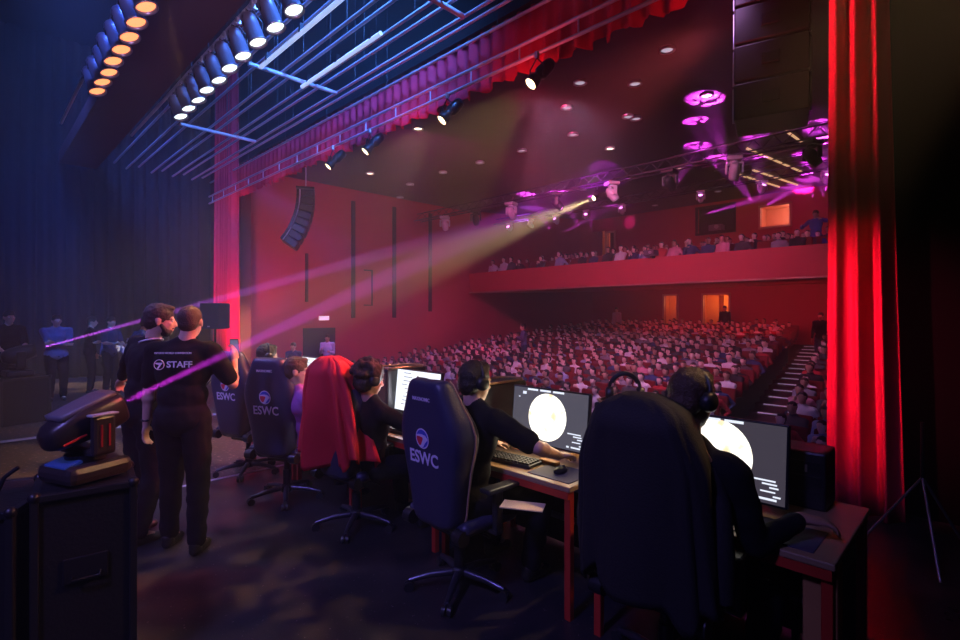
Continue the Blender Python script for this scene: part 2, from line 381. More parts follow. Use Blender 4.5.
mb = MB(); wall_y(mb, 25, 0.25, -16, 4, -1.5, 7.6, [H_D1, H_D2, H_W1, H_W2, H_D3, H_D4]); struct(mb.build('wall_auditorium_back', [WALLRED]))
# lobby / booth rooms behind the openings
LOB = mat('orange_lobby_wall', (0.75, 0.28, 0.12), 0.7); BOOTH = mat('pink_booth_wall', (0.75, 0.30, 0.22), 0.7)
def room(name, h, depth, m, door=False):
    mb = MB(); x0, x1, z0, z1 = h; y = 25.25; cx = (x0+x1)/2; cz = (z0+z1)/2; W = x1-x0+0.8; Hh = z1-z0+0.5
    mb.box((cx, y+depth, cz), (W, 0.05, Hh)); mb.box((cx-W/2, y+depth/2, cz), (0.05, depth, Hh)); mb.box((cx+W/2, y+depth/2, cz), (0.05, depth, Hh))
    mb.box((cx, y+depth/2, cz+Hh/2), (W, depth, 0.05)); mb.box((cx, y+depth/2, cz-Hh/2), (W, depth, 0.05))
    return struct(mb.build(name, [m]))
room('wall_lobby', H_D1, 1.2, LOB); room('wall_lobby', H_D2, 1.2, LOB); room('wall_booth', H_W2, 2.0, BOOTH); room('wall_upper_lobby', H_D4, 1.0, LOB)
room('wall_dark_booth', H_W1, 1.0, BLACK); room('wall_dark_lobby', H_D3, 0.8, BLACK)
light('lobby_lamp', 'POINT', ((H_D1[0]+H_D1[1])/2, 25.8, 2.3), None, (1.0, 0.42, 0.12), 24, 0.1)
light('lobby_lamp', 'POINT', ((H_D2[0]+H_D2[1])/2, 25.8, 2.3), None, (1.0, 0.38, 0.14), 12, 0.1)
light('booth_lamp', 'POINT', ((H_W2[0]+H_W2[1])/2+.3, 26.2, H_W2[3]-0.1), None, (1.0, 0.55, 0.38), 42, 0.1)
light('upper_lobby_lamp', 'POINT', ((H_D4[0]+H_D4[1])/2, 25.8, H_D4[3]-0.3), None, (1.0, 0.38, 0.12), 12, 0.1)
FRAME = mat('pale_door_frame', (0.55, 0.32, 0.22), 0.5)
def opening_frame(name, h, m, leaf=None, sill=False):
    x0, x1, z0, z1 = h; mb = MB(); t = 0.09
    mb.box((x0, 24.96, (z0+z1)/2), (t, 0.12, z1-z0+t)); mb.box((x1, 24.96, (z0+z1)/2), (t, 0.12, z1-z0+t)); mb.box(((x0+x1)/2, 24.96, z1), (x1-x0+t, 0.12, t))
    if sill: mb.box(((x0+x1)/2, 24.96, z0), (x1-x0+t, 0.16, t))
    return struct(mb.build(name, [m]))
opening_frame('door_1', H_D1, FRAME); opening_frame('door_2', H_D2, FRAME); opening_frame('door_3', H_D4, FRAME)
w1 = opening_frame('window_1', H_W1, BLACK, sill=True); w2 = opening_frame('window_2', H_W2, FRAME, sill=True)
# booth equipment in the dark window: projector
pj = thing('projector', 'dark projector standing inside the unlit booth window', 'projector', ((H_W1[0]*.6+H_W1[1]*.4), 25.6, H_W1[2]+0.15))
MB().box((0, 0, .18), (.6, .5, .3), bev=.04).build('housing', [mat('grey_projector', (.25, .24, .3), .5)], pj)
MB().cyl((0.1, -.25, .2), (0.1, -.33, .2), .09, .1, 16).build('lens', [STEEL], pj)
MB().box((0, 0, 0.0), (.7, .5, .06)).build('shelf', [BLACK], pj)
# lit door leaf standing open
dl = MB().box(((H_D1[0]+H_D1[1])/2+.05, 25.5, 1.5), (0.05, 0.5, 2.2)); struct(dl.build('door_4', [LOB]))

# auditorium ceiling: flat to Y=15 then rising to the back wall
mb = MB(); mb.add([(-16, 5.9, 6.1), (4, 5.9, 6.1), (4, 15, 6.12), (-16, 15, 6.12), (4, 25, 7.0), (-16, 25, 7.0)], [(3,2,1,0), (5,4,2,3)])
mb.add([(-16, 5.9, 6.3), (4, 5.9, 6.3), (4, 25.2, 7.5), (-16, 25.2, 7.5)], [(0,1,2,3)])
struct(mb.build('ceiling_auditorium', [CEIL]))
# balcony: slab with a red front panel, gently bowed
def bowY(x): return 15.0 + 0.012*(x+6)**2*0.35
mb = MB(); n = 24; vs = []
for i in range(n+1):
    x = -16 + 20*i/n; y = bowY(x)
    vs += [(x, y, 2.60), (x, y-0.10, 3.44), (x, y+0.12, 3.46), (x, y+0.14, 2.75), (x, 25, 3.95), (x, 25, 2.95)]
fs = []
for i in range(n):
    for k in range(6): a = i*6+k; b_ = i*6+(k+1) % 6; fs.append((a, b_, b_+6, a+6))
mb.add(vs, fs); struct(mb.build('floor_balcony', [BALRED]))
mb = MB(); mb.tube([(-16+20*i/20, bowY(-16+20*i/20)-.06, 2.62) for i in range(21)], 0.035, 6); struct(mb.build('trim_1', [mat('brass_trim', (.5, .22, .18), .4, .5)]))
# dark acoustic slots and a grille bracket on the side wall
for k, (y, z0, z1, wd) in enumerate([(9.64, 1.56, 5.7, .16), (11.4, 1.56, 5.75, .16), (13.15, 1.8, 5.75, .16), (7.9, 2.1, 3.7, .10)]):
    o = MB().box((-15.985, y, (z0+z1)/2), (0.05, wd, z1-z0), bev=.01).build('trim_%d' % (k+2), [mat('slot_black', (.03, .01, .02), .8)]); struct(o)
mb = MB(); y0 = 10.25; mb.box((-15.97, y0, 3.28), (.05, .35, .04)); mb.box((-15.97, y0+.16, 2.65), (.05, .04, 1.3)); mb.box((-15.97, y0, 2.02), (.05, .35, .04)); struct(mb.build('trim_6', [MATS['slot_black']]))
# dark doorway low in the side wall
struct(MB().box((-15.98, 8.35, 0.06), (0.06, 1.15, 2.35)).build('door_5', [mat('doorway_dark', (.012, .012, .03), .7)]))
ex = tag(MB().box((-15.95, 8.5, 1.56), (.05, .36, .14), bev=.01).build('exit_sign', [mat('exit_glow', (.9, .9, .9), .5, em=(1, .75, .9), es=0.7)]), 'small pale lit exit sign above the dark side doorway', 'sign')

# curtains
c = curtain('stage_curtain', REDVEL, -0.99, -0.66, 5.28, 0.02, 8.9, 3, 0.07, 3, x0b=-1.03, x1b=-0.50, nz=40, per=18)
tag(c, 'tall red velvet curtain with deep folds beside the players', 'curtain')
c = curtain('stage_curtain', REDVEL, -15.9, -14.55, 5.15, 0.02, 8.9, 7, 0.15, 5, nz=30)
tag(c, 'red velvet curtain at the far end of the stage opening', 'curtain')
struct(MB().box((-6.3, 5.33, 5.88), (18, .2, .14)).build('trim_8', [BLACK]))
c = curtain('valance', REDVEL, -15.2, 2.5, 5.33, 4.97, 5.86, 74, 0.05, 11, hem=0.05, nz=6, per=12)
tag(c, 'red pleated valance hanging across the top of the stage opening', 'valance')
for k, (x, y0, y1) in enumerate([(-17.2, 0.2, 5.0), (-16.6, -4.5, 0.4)]):
    c = curtain('masking_drape', BLKDRAPE, y0, y1, x, 0.02, 8.9, 16, 0.09, 20+k, axis='y', nz=8)
    tag(c, ['black masking drape along the dark side of the stage', 'black masking drape further upstage by the side wall'][k], 'drape')

# aisle stairs
def AX(y): return -3.6 - 0.14*(y-13.4)
st = thing('aisle_staircase', 'carpeted aisle steps with pale lit edges between the seat blocks', 'stairs', (0, 0, 0))
NOS = mat('pale_nosing', (.75, .75, .85), .4, em=(.6, .6, .9), es=.12)
for k in range(20):
    y = 8.0 + .85*k; z = HFL(y)
    MB().box((AX(y), y+.42, z-.06), (.9, .84, .20)).build('step', [hf], st)
    MB().box((AX(y), y, z+.05), (0.66, .05, .025), bev=.006).build('nosing', [NOS], st)

bc = thing('projector', 'small dark projector clamped on the red balcony front', 'projector', (-7.35, 14.72, 3.50))
MB().box((0, 0, 0.06), (.34, .34, .16), bev=.02).build('housing', [mat('projector_grey', (.10, .09, .13), .5)], bc)
MB().cyl((.06, -.17, .06), (.06, -.21, .06), .045, n=14).build('lens', [STEEL], bc)
MB().box((0, .16, -.04), (.06, .12, .10)).build('bracket', [BLKMET], bc)

struct(MB().box((-15.3, 7.8, -.96), (1.4, 2.6, .48)).build('floor_landing', [hf]))
# ------------------------------------------------------------------ overhead: bridge, battens, bars
PIPEM = mat('pale_pipe', (0.62, 0.64, 0.7), 0.4, 0.3)
o = MB().box((-7.0, 2.05, 5.62), (20, 0.78, 0.06)).box((-7.0, 1.68, 5.75), (20, 0.05, 0.3)).box((-7.0, 2.42, 5.75), (20, 0.05, 0.3)).build('trim_7', [mat('maroon_bridge', (0.09, 0.025, 0.03), 0.7)])
struct(o)
def bar(label, y, z, x0=-16.5, x1=3.5, r=0.024, group=None):
    o = MB().cyl((x0, y, z), (x1, y, z), r, n=8).build('fly_bar', [PIPEM]); tag(o, label, 'bar', group); return o
ORDY = []
bys = [5.12, 4.90, 4.62, 4.40, 4.12, 3.86, 3.60, 3.30, 3.02, 2.75]
for k, y in enumerate(bys):
    z = 5.62 + (0.10 if k % 2 else 0)
    bar('%s overhead fly bar counted back from the red valance' % ORD[k+1], y, z, group='overhead fly bars')
    r = random.Random(k)
    t = thing('hanging_wires', 'thin suspension wires holding the %s fly bar from the valance' % ORD[k+1], 'wire', (0, y, z))
    for i in range(7): x = -14+2.3*i+r.uniform(-.6, .6); MB().cyl((x, 0, 0), (x, 0, 3.3), .006, n=5).build('wire', [BLKMET], t)
# ladder bar carrying the warm lamps
t = thing('ladder_bar', 'double-pipe lighting ladder in front of the red valance', 'truss', (0, 5.02, 4.95))
MB().cyl((-16.3, 0, 0), (3, 0, 0), .024, n=8).build('lower_pipe', [PIPEM], t)
MB().cyl((-16.3, 0, .2), (3, 0, .2), .024, n=8).build('upper_pipe', [PIPEM], t)
for i in range(22): MB().cyl((-16+.9*i, 0, 0), (-16+.9*i, 0, .2), .012, n=6).build('rung', [PIPEM], t)
# cross bars of the lit rig (run towards the audience), and short lit pipes whose brightness is painted as a glow
STRIPM = mat('batten_white_glow', (.8, .85, 1), .4, em=(.45, .6, 1.0), es=0.9)
for k, (x, y0, y1) in enumerate([(-4.85, 3.05, 4.55), (-8.1, 3.05, 4.55), (-11.65, 3.05, 4.55)]):
    o = MB().cyl((x, y0, 5.56), (x, y1, 5.56), .036, n=8).build('cross_bar', [PIPEM]); tag(o, '%s cross pipe spanning under the fly bars, counted from the near side' % ORD[k+1], 'bar', 'cross pipes under the fly bars')
for k, (x0, x1, y, z) in enumerate([(-8.1, -5.8, 3.92, 5.47), (-7.9, -5.2, 3.16, 5.47), (-4.2, -3.4, 3.5, 5.47)]):
    t = thing('strip_batten', ['white-blue strip light under the fly bars, the one nearer the red valance', 'white-blue strip light under the fly bars, the one next to the par can row', 'short white-blue strip light under the fly bars at the very top edge'][k], 'light', (x0, y, z), group='strip lights under the fly bars')
    MB().cyl((0, 0, 0), (x1-x0, 0, 0), .03, n=10).build('tube', [STRIPM], t)
    for q in (0.1, .5, .9): MB().box(((x1-x0)*q, 0, .06), (.05, .06, .12)).build('bracket', [BLKMET], t)

# ------------------------------------------------------------------ par cans
def lens_mat(name, c, s): return mat(name, (.12, .12, .12), .3, em=c, es=s)
LENSW = lens_mat('lens_white', (0.80, 1.0, 0.95), 2.6); LENSO = lens_mat('lens_orange', (1.0, 0.26, 0.09), 2.2)
def par_can(lens):
    t = thing('par_can', 'par can', 'stage light')
    a = V((0.27, 0.27, -0.92)).normalized(); L = .36
    f = a*0.17; b_ = f - a*L
    mb = MB().lathe(b_, a, [(.001, 0), (.055, .0), (.085, .04), (.092, .10), (.092, L-.02), (.108, L-.02), (.108, L), (.098, L), (.09, L-.03)], 18)
    mb.build('housing', [CANMET], t)
    mb = MB().lathe(f-a*.03, a, [(.001, .018), (.05, .012), (.09, 0)], 18); mb.build('lens', [lens], t)
    ax, u, v = frame_of(a); u = V((0,1,0))
    mb = MB(); mb.tube([u*.10, u*.105+V((0,0,.12)), V((0,0,.22)), -u*.105+V((0,0,.12)), -u*.10], .010, 6); mb.build('yoke', [BLKMET], t)
    mb = MB().box((0, 0, .27), (.05, .06, .09), bev=.01).cyl((-.0, -.05, .25), (0, .05, .25), .012, n=8); mb.build('clamp', [STEEL], t)
    mb = MB(); mb.tube([b_, b_+V((-.02,0,.07)), V((-.06,.03,.2)), V((-.03,.03,.31))], .007, 5); mb.build('cable', [BLKPL], t)
    return t
def ray(px, py): return V(((px-480)/512-1, (px-480)/512+1, (314-py)/512*1.41421))
rowW = [-5.0-.445*k for k in range(11)]; rowW = [-4.58+.0-.435*(k-1) for k in range(12)]
p0 = None; z0 = 4.90
for k, x in enumerate(rowW):
    lab = 'silver par can with bright white lens, %s along its row from the stage front end' % ORD[k+1]
    if p0 is None: p0 = par_can(LENSW); p0.location = (x, 2.28, z0); p0['label'] = lab
    else: o = dup(p0, loc=(x, 2.28+random.uniform(-.015, .015), z0), rz=random.uniform(-.12, .12), label=lab); 
for o in [o for o in C.objects if o.name.startswith('par_can')]: o['group'] = 'white par cans over the stage'
bar('black lighting bar carrying the white-lensed par cans', 2.28, z0+.32, -12, 2.5).name = 'lighting_bar'
p1 = None; z1 = 4.86
for k in range(11):
    x = -5.15-.385*(k-1.0)
    lab = 'par can with glowing orange lens, %s along its row from the near end' % ORD[k+1]
    if p1 is None: p1 = par_can(LENSO); p1.location = (x, 1.20, z1); p1['label'] = lab; p1['group'] = 'orange par cans over the stage'; 
    else: dup(p1, loc=(x, 1.20+random.uniform(-.015, .015), z1), rz=random.uniform(-.12, .12), label=lab)
bar('black lighting bar carrying the orange-lensed par cans', 1.20, z1+.32, -12, 2.5).name = 'lighting_bar'
# light that the two rows throw
light('par_row_light', 'AREA', (-7, 2.6, 4.45), (-5.8, 2.9, 0), (0.5, 0.5, 1.0), 30, 4.5, 60, sy=.2, vol=0.1)

# ------------------------------------------------------------------ warm profile lamps on the ladder bar
LENSWARM = lens_mat('lens_warm', (1.0, 0.72, 0.36), 11.0)
def profile_lamp(x, y, z, aim, label, s=1.0, lens=None, group='warm lamps on the ladder bar', nm='profile_spotlight'):
    t = thing(nm, label, 'stage light', (x, y, z), group=group)
    a = (V(aim)-V((x, y, z))).normalized()
    mb = MB().lathe(-a*.30*s, a, [(.001, 0), (.07*s, 0), (.085*s, .05*s), (.085*s, .22*s), (.06*s, .25*s), (.06*s, .30*s), (.085*s, .34*s), (.085*s, .44*s), (.075*s, .44*s)], 16)
    mb.build('housing', [BLKMET], t)
    MB().lathe(a*.12*s, a, [(.001, .02), (.05*s, .012), (.078*s, 0)], 16).build('lens', [lens or LENSWARM], t)
    MB().tube([V((.1*s,0,0)), V((.11*s,0,.12*s)), V((0,0,.24*s)), V((-.11*s,0,.12*s)), V((-.1*s,0,0))], .010, 6).build('yoke', [BLKMET], t)
    MB().box((0, 0, .28*s), (.05, .05, .09), bev=.01).build('clamp', [STEEL], t)
    return t, a
names = ['warm lamp on the ladder bar, largest and brightest of the lit ones', 'warm lamp on the ladder bar, second brightest, left of the brightest', 'small warm lamp on the ladder bar above the ceiling downlights', 'warm lamp at the far end of the ladder bar by the side wall', 'warm lamp on the ladder bar above the near red curtain', 'warm lamp at the very near end of the ladder bar, behind the masking']
for k, (x, s) in enumerate(WARM_LAMPS):
    aim = (x-1.5, 1.2, 0.2) if k < 4 else ((-1.92, 2.72, 0.75) if k == 4 else (-2.1, 2.2, 1.2))
    t, a = profile_lamp(x, 5.0, 4.64, aim, names[k])
    p = V((x, 5.0, 4.64)) + a*.2
    light('warm_spot', 'SPOT', p, aim, (1.0, 0.60, 0.28), [850, 800, 120, 80, 420, 420][k], .05, [50, 48, 50, 50, 13, 34][k], .35, vol=[16, 16, 3, 2, .0, .0][k])

# ------------------------------------------------------------------ auditorium truss, moving heads, downlights, line arrays
TRM = mat('dark_truss', (.07, .06, .09), .4, .6)
t = thing('ceiling_truss', 'long lighting truss hung below the dark auditorium ceiling', 'truss', (0, 12.2, 5.25))
for (dy, dz, nm) in ((-.16, 0, 'chord'), (.16, 0, 'chord'), (0, .28, 'chord')): MB().cyl((-15.6, dy, dz), (3, dy, dz), .02, n=8).build(nm, [TRM], t)
mb = MB()
for i in range(46):
    x = -15.5+.4*i
    mb.cyl((x, -.16, 0), (x+.2, 0, .28), .010, n=5).cyl((x+.2, 0, .28), (x+.4, .16, 0), .010, n=5).cyl((x, -.16, 0), (x+.4, .16, 0), .010, n=5)
mb.build('lacing', [TRM], t)
def moving_head(label, loc, aim, up=True, s=1.0, body=BLKPL, lens=None, group=None):
    t = thing('moving_head_light', label, 'stage light', loc, group=group)
    sg = -1 if not up else 1
    a = V(aim).normalized(); yaw = math.atan2(a.y, a.x); R = Matrix.Rotation(yaw, 3, 'Z')
    MB().box((0, 0, sg*.05*s), (.34*s, .34*s, .10*s), R, bev=.03*s).build('base', [body], t)
    pv = V((0, 0, sg*.34*s)); sd = R @ V((0, 1, 0))
    mb = MB().cyl((0, 0, sg*.10*s), (0, 0, sg*.15*s), .10*s, .11*s, 16)
    mb.box((0, 0, sg*.165*s), (.13*s, .38*s, .05*s), R, bev=.015*s)
    for q in (-1, 1): mb.box(V((0, 0, sg*.28*s))+sd*.175*s*q, (.12*s, .045*s, .24*s), R, bev=.018*s)
    mb.build('yoke', [body], t)
    mb = MB().lathe(pv-a*.20*s, a, [(.001, 0), (.06*s, 0), (.10*s, .04*s), (.125*s, .12*s), (.13*s, .22*s), (.115*s, .34*s), (.105*s, .41*s), (.09*s, .41*s), (.085*s, .38*s)], 20)
    mb.build('head', [body], t)
    MB().lathe(pv+a*.17*s, a, [(.001, .03*s), (.05*s, .02*s), (.088*s, 0)], 18).build('lens', [lens or LENSMAG], t)
    return t, pv, a
LENSMAG = lens_mat('lens_magenta', (1.0, 0.25, 0.95), 6.0)
WHOUSE = mat('white_fixture', (0.6, 0.58, 0.65), 0.4)
def ceilz(y): return 6.1 if y < 15 else 6.12+(y-15)*.088
def ceil_hit(px, py):
    r = ray(px, py)
    tt = (6.1-1.7)/r.z
    if r.y*tt > 15:
        tt = (6.12-15*.088-1.7)/(r.z-.088*r.y)
    return V((r.x*tt, r.y*tt, 1.7+r.z*tt))
# magenta gobo patches on the ceiling, thrown by the moving heads on the truss
targets = [(697,121), (696,146), (722,158), (753,134), (758,157), (818,126), (824,139), (803,153), (814,160), (808,178), (790,186), (707,101),
            (515,205), (530,196), (548,205), (560,192), (575,208), (595,196), (612,205), (590,212),  (545,216)]
heads = [-2.6, -4.1, -5.6, -7.2, -9.0, -10.8, -12.4, -14.0]
hp = []
for k, x in enumerate(heads):
    th, pv, a = moving_head('moving head hanging from the ceiling truss, %s from the curtain end' % ORD[k+1], (x, 12.2, 5.24), (random.uniform(-.5, .5), random.uniform(.2, .8), -.55), up=False, body=WHOUSE if k % 2 else BLKPL, s=.95, group='moving heads on the ceiling truss')
    hp.append(V((x, 12.2, 4.95)))
t = thing('ceiling_truss', 'second lighting truss, deeper in the auditorium nearer the balcony', 'truss', (0, 16.6, 5.66))
for (dy, dz, nm) in ((-.14, 0, 'chord'), (.14, 0, 'chord'), (0, .24, 'chord')): MB().cyl((-15.6, dy, dz), (3, dy, dz), .018, n=8).build(nm, [TRM], t)
mb = MB()
for i in range(46):
    x = -15.5+.4*i
    mb.cyl((x, -.14, 0), (x+.2, 0, .24), .008, n=5).cyl((x+.2, 0, .24), (x+.4, .14, 0), .008, n=5)
mb.build('lacing', [TRM], t)
hp2 = []
for k, x in enumerate([-3.2, -4.8, -6.6, -9.4, -10.9, -12.3, -13.6, -14.8]):
    moving_head('small moving head on the second truss near the balcony, %s from the curtain end' % ORD[k+1], (x, 16.6, 5.64), (random.uniform(-.5, .5), -random.uniform(.2, .8), .5), up=False, body=WHOUSE, s=.7, group='moving heads on the second ceiling truss')
    hp2.append(V((x, 16.6, 5.0)))
hp += hp2
for (px, py) in targets:
    c = ceil_hit(px, py)
    if c.x < -12.6: continue
    q = min(hp, key=lambda h: (h-c).length); d0_ = (c-q); d0_.z = 0; d0_ = d0_.normalized() if d0_.length > .3 else V((.3, -1, 0)).normalized(); q = V((q.x, q.y, 4.95))+d0_*.35; d = (c-q).length
    gobo(light('magenta_spot', 'SPOT', q, c, MAG, (1200+1300*d*d)*(1.6 if px > 650 else 1.5), .02, min(26, 36/d+3), .7, vol=0.01), 9)
for (px, py) in [(608, 222), (630, 222)]:
    c = V((X25(px), 24.9, Z25(px, py))); q = V((c.x+.4, 23.5, c.z+.1)); light('magenta_spot', 'SPOT', q, c, MAG, 90, .03, 30, .9, vol=.1)
light('magenta_haze', 'SPOT', (-2.8, 12.6, 5.9), (-4.2, 16.5, 5.9), MAG, 30, .2, 120, 1, vol=.3)
light('magenta_fill', 'SPOT', (-2.6, 17, 5.6), (-3.4, 20, -.5), (.35, .1, 1.0), 120, .2, 60, 1, vol=1.0)
# downlights
dl = [(580,82),(567,107),(610,148),(480,162),(370,173),(410,184),(400,197),(418,128),(573,134),(667,49),(707,95),(681,168),(628,179),(583,189),(628,116),(522,150),(443,172),(760,180),(718,191),(700,197),(655,205),(636,118),(635,83),(832,170)]
TRIMR = mat('downlight_ring', (.5, .5, .55), .3, .8)
EMS = [lens_mat('downlight_warm', (1.0, .8, .6), 5.0), lens_mat('downlight_dim', (.8, .7, .9), .6)]
d0 = {}
for k, (px, py) in enumerate(dl):
    c = ceil_hit(px, py); br = 0 if (px, py) in [(610,148),(370,173),(418,128),(707,95),(681,168),(628,179)] else 1
    lab = '%s round ceiling downlight, %s in order of nearness to the stage' % (['bright warm', 'dim'][br], ORD[1+sorted(range(len(dl)), key=lambda i: ceil_hit(*dl[i]).y).index(k)])
    if br not in d0:
        t = thing('downlight', lab, 'ceiling light', (c.x, c.y, c.z-.01), group='downlights in the auditorium ceiling'); d0[br] = t
        MB().lathe((0,0,0), (0,0,-1), [(.13, -.02), (.135, .02), (.10, .025), (.095, -.01)], 20).build('trim_ring', [TRIMR], t)
        MB().lathe((0,0,0), (0,0,-1), [(.001, .005), (.096, .0)], 20).build('lamp', [EMS[br]], t)
    else: dup(d0[br], loc=(c.x, c.y, c.z-.01), label=lab)
# ceiling metal strips, the warm light on them painted as a glow
GLOWSTRIP = mat('warm_slot_light', (.9, .6, .4), .4, em=(1.0, .55, .28), es=.75)
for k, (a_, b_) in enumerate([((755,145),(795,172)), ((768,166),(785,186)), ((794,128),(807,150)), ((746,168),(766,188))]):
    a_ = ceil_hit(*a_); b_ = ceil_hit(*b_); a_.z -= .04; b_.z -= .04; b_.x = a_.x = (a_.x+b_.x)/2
    o = MB().cyl(a_, b_, .03, n=6).build('strip_light', [GLOWSTRIP]); tag(o, 'thin warm strip light on the auditorium ceiling, %s in from the curtain' % ORD[[2,3,1,4][k]], 'light', 'warm ceiling strips')
for k in range(6):
    y = 13.8+k*.95
    o = MB().cyl((-6.2, y, ceilz(y)-.05), (-1.8, y, ceilz(y)-.05), .022, n=6).build('ceiling_batten', [GREYMET]); tag(o, 'thin metal batten across the ceiling strips, %s back from the truss' % ORD[k+1], 'bar', 'battens across the warm strips')
# balcony followspot sending the yellow beam
r = ray(597, 197); tt = 15.6/r.y; fp = V((r.x*tt, 15.6, 1.7+r.z*tt))
FAIM = V((-15.4, 2.9, 0.0))
t, a = profile_lamp(fp.x, fp.y, fp.z, FAIM, 'bright followspot under the ceiling sending the broad pale beam', s=1.1, lens=lens_mat('lens_follow', (1, .85, .5), 25), group=None, nm='followspot')
light('followspot_beam', 'SPOT', fp+a*.2, FAIM, (1.0, 0.72, 0.36), 46000, .04, 15, .8, vol=1.0)
# line arrays
GRILLE = mat('speaker_grille', (0.035, 0.033, 0.045), 0.5, 0.3, bump=.5, bscale=300)
def array_box(parent, c, wd, ht, dp, M):
    MB().box(c, (wd, dp, ht), M, bev=.015).build('cabinet', [BLKPL], parent)
def line_array(label, loc, rz, n, wd, ht, dp, curve, fl=1):
    t = thing('line_array', label, 'speaker', loc, rz)
    p = V((0, 0, 0)); ang = 0
    for k in range(n):
        M = rotM('X', ang*fl); c = p + (M @ V((0, 0, -ht/2)))
        b_ = MB().box(c, (wd, dp, ht*.94), M, bev=.02).build('cabinet', [BLKPL], t)
        MB().box(c+(M @ V((0, fl*(dp/2+.008), 0))), (wd*.94, .015, ht*.84), M).build('grille', [GRILLE], b_)
        MB().box(c+(M @ V((0, -fl*(dp/2), 0))), (wd*.25, .05, ht*.3), M, bev=.01).build('rear_plate', [BLKMET], b_)
        for q in (-1, 1): MB().cyl(c+(M @ V((q*wd*.51, -fl*dp*.3, ht*.45))), c+(M @ V((q*wd*.51, -fl*dp*.3, -ht*.45))), .015, n=6).build('rigging_link', [STEEL], b_)
        p = p + (M @ V((0, 0, -ht))); ang -= curve
    MB().box((0, 0, .06), (wd*.9, dp*1.1, .05), bev=.01).build('fly_frame', [BLKMET], t)
    for q in (-1, 1): MB().cyl((q*wd*.3, 0, .08), (q*wd*.1, 0, 1.15), .008, n=6).build('chain', [STEEL], t)
    return t
line_array('curved black line array speaker hanging by the side wall', (-13.0, 6.4, 4.95), -0.5, 8, .85, .19, .42, 5)
line_array('large black line array speaker hanging beside the near red curtain', (-1.82, 6.62, 5.68), 0.25, 4, .74, .45, .55, 1.5)
# small speaker on a stand, upstage of the far curtain
t = thing('stand_speaker', 'black loudspeaker on a pole stand behind the two staff men', 'speaker', (-10.75, 3.42, 0), .6)
MB().box((0, 0, 1.66), (.40, .36, .50), bev=.02).build('cabinet', [mat('blue_black_plastic', (.03, .035, .05), .5)], t)
MB().cyl((0, 0, .02), (0, 0, 1.42), .02, n=8).build('pole', [BLKMET], t)
for k in range(3):
    an = k*2.094; MB().cyl((0, 0, .5), (.45*math.cos(an), .45*math.sin(an), .012), .012, n=6).build('leg', [BLKMET], t)
MB().box((0.0, -.185, 1.46), (.05, .01, .02)).build('badge', [STEEL], t)

# ------------------------------------------------------------------ foreground cases and moving head
CASE = mat('black_case_laminate', (0.012, 0.011, 0.012), 0.45, bump=.3, bscale=60)
def flight_case(label, loc, rz, wx, wy, hz):
    t = thing('flight_case', label, 'case', loc, rz, 'black flight cases')
    MB().box((0, 0, hz/2+.0), (wx, wy, hz), bev=.01).build('body', [CASE], t)
    mb = MB()
    for sx in (-1, 1):
        for sy in (-1, 1): mb.box((sx*wx/2, sy*wy/2, hz/2), (.03, .03, hz-.02), bev=.004)
    for sy in (-1, 1): mb.box((0, sy*wy/2, hz-.012), (wx, .03, .03), bev=.004)
    for sx in (-1, 1): mb.box((sx*wx/2, 0, hz-.012), (.03, wy, .03), bev=.004)
    mb.build('edge_trim', [mat('dark_aluminium', (.06, .06, .065), .4, .8)], t)
    for sx in (-1, 1):
        for sy in (-1, 1): MB().ell((sx*wx/2, sy*wy/2, hz-.005), (.025, .025, .025), n=10, m=6).build('corner_ball', [BLKMET], t)
    mb = MB().box((0, -wy/2-.006, hz*.62), (.16, .012, .11), bev=.004).tube([(-.05, -wy/2-.02, hz*.60), (-.05, -wy/2-.03, hz*.58), (.05, -wy/2-.03, hz*.58), (.05, -wy/2-.02, hz*.60)], .006, 6)
    mb.build('handle', [BLKMET], t)
    return t
flight_case('tall black flight case carrying the moving head light', (-3.03, .395, 0), 1.44, .35, .34, .92)
flight_case('black flight case at the near side corner, cables on top', (-3.22, .02, 0), PI/4+.3, .5, .5, .88)
FIXB = mat('fixture_black', (0.035, 0.026, 0.026), 0.34, bump=.05)
a_beam = V((-.403, 1.011, .36)).normalized()
hc = V((-3.03, .395, .93))
s_ = 1.0
t = thing('moving_head_light', 'black moving head light on the tall flight case sending a magenta beam', 'stage light', hc, group='moving heads on the stage floor')
yaw = math.atan2(a_beam.y, a_beam.x); R = Matrix.Rotation(yaw, 3, 'Z')
MB().box((0, 0, .055), (.36, .34, .11), R, bev=.04).build('base', [FIXB], t)
bp_ = MB().box(R @ V((-.12, .0, .112)), (.10, .2, .02), R @ rotM('Y', -14), bev=.006).build('display', [mat('blue_display', (.03, .05, .25), .15, em=(.05, .1, .6), es=.12)], t)
mb = MB().cyl((0, 0, .10), (0, 0, .15), .10, .11, 20).box((0, 0, .17), (.12, .34, .05), R, bev=.02)
for q in (-1, 1): mb.box(V((0, 0, .27))+(R @ V((0, .165*q, 0))), (.13, .045, .24), R, bev=.02)
mb.build('yoke', [FIXB], t)
pv = V((0, 0, .345)); ax = a_beam; sd = R @ V((0, 1, 0)); upv = ax.cross(sd) * -1
upv = sd.cross(ax) * -1 if sd.cross(ax).z < 0 else sd.cross(ax)
Mh = Matrix((ax, sd, upv)).transposed()
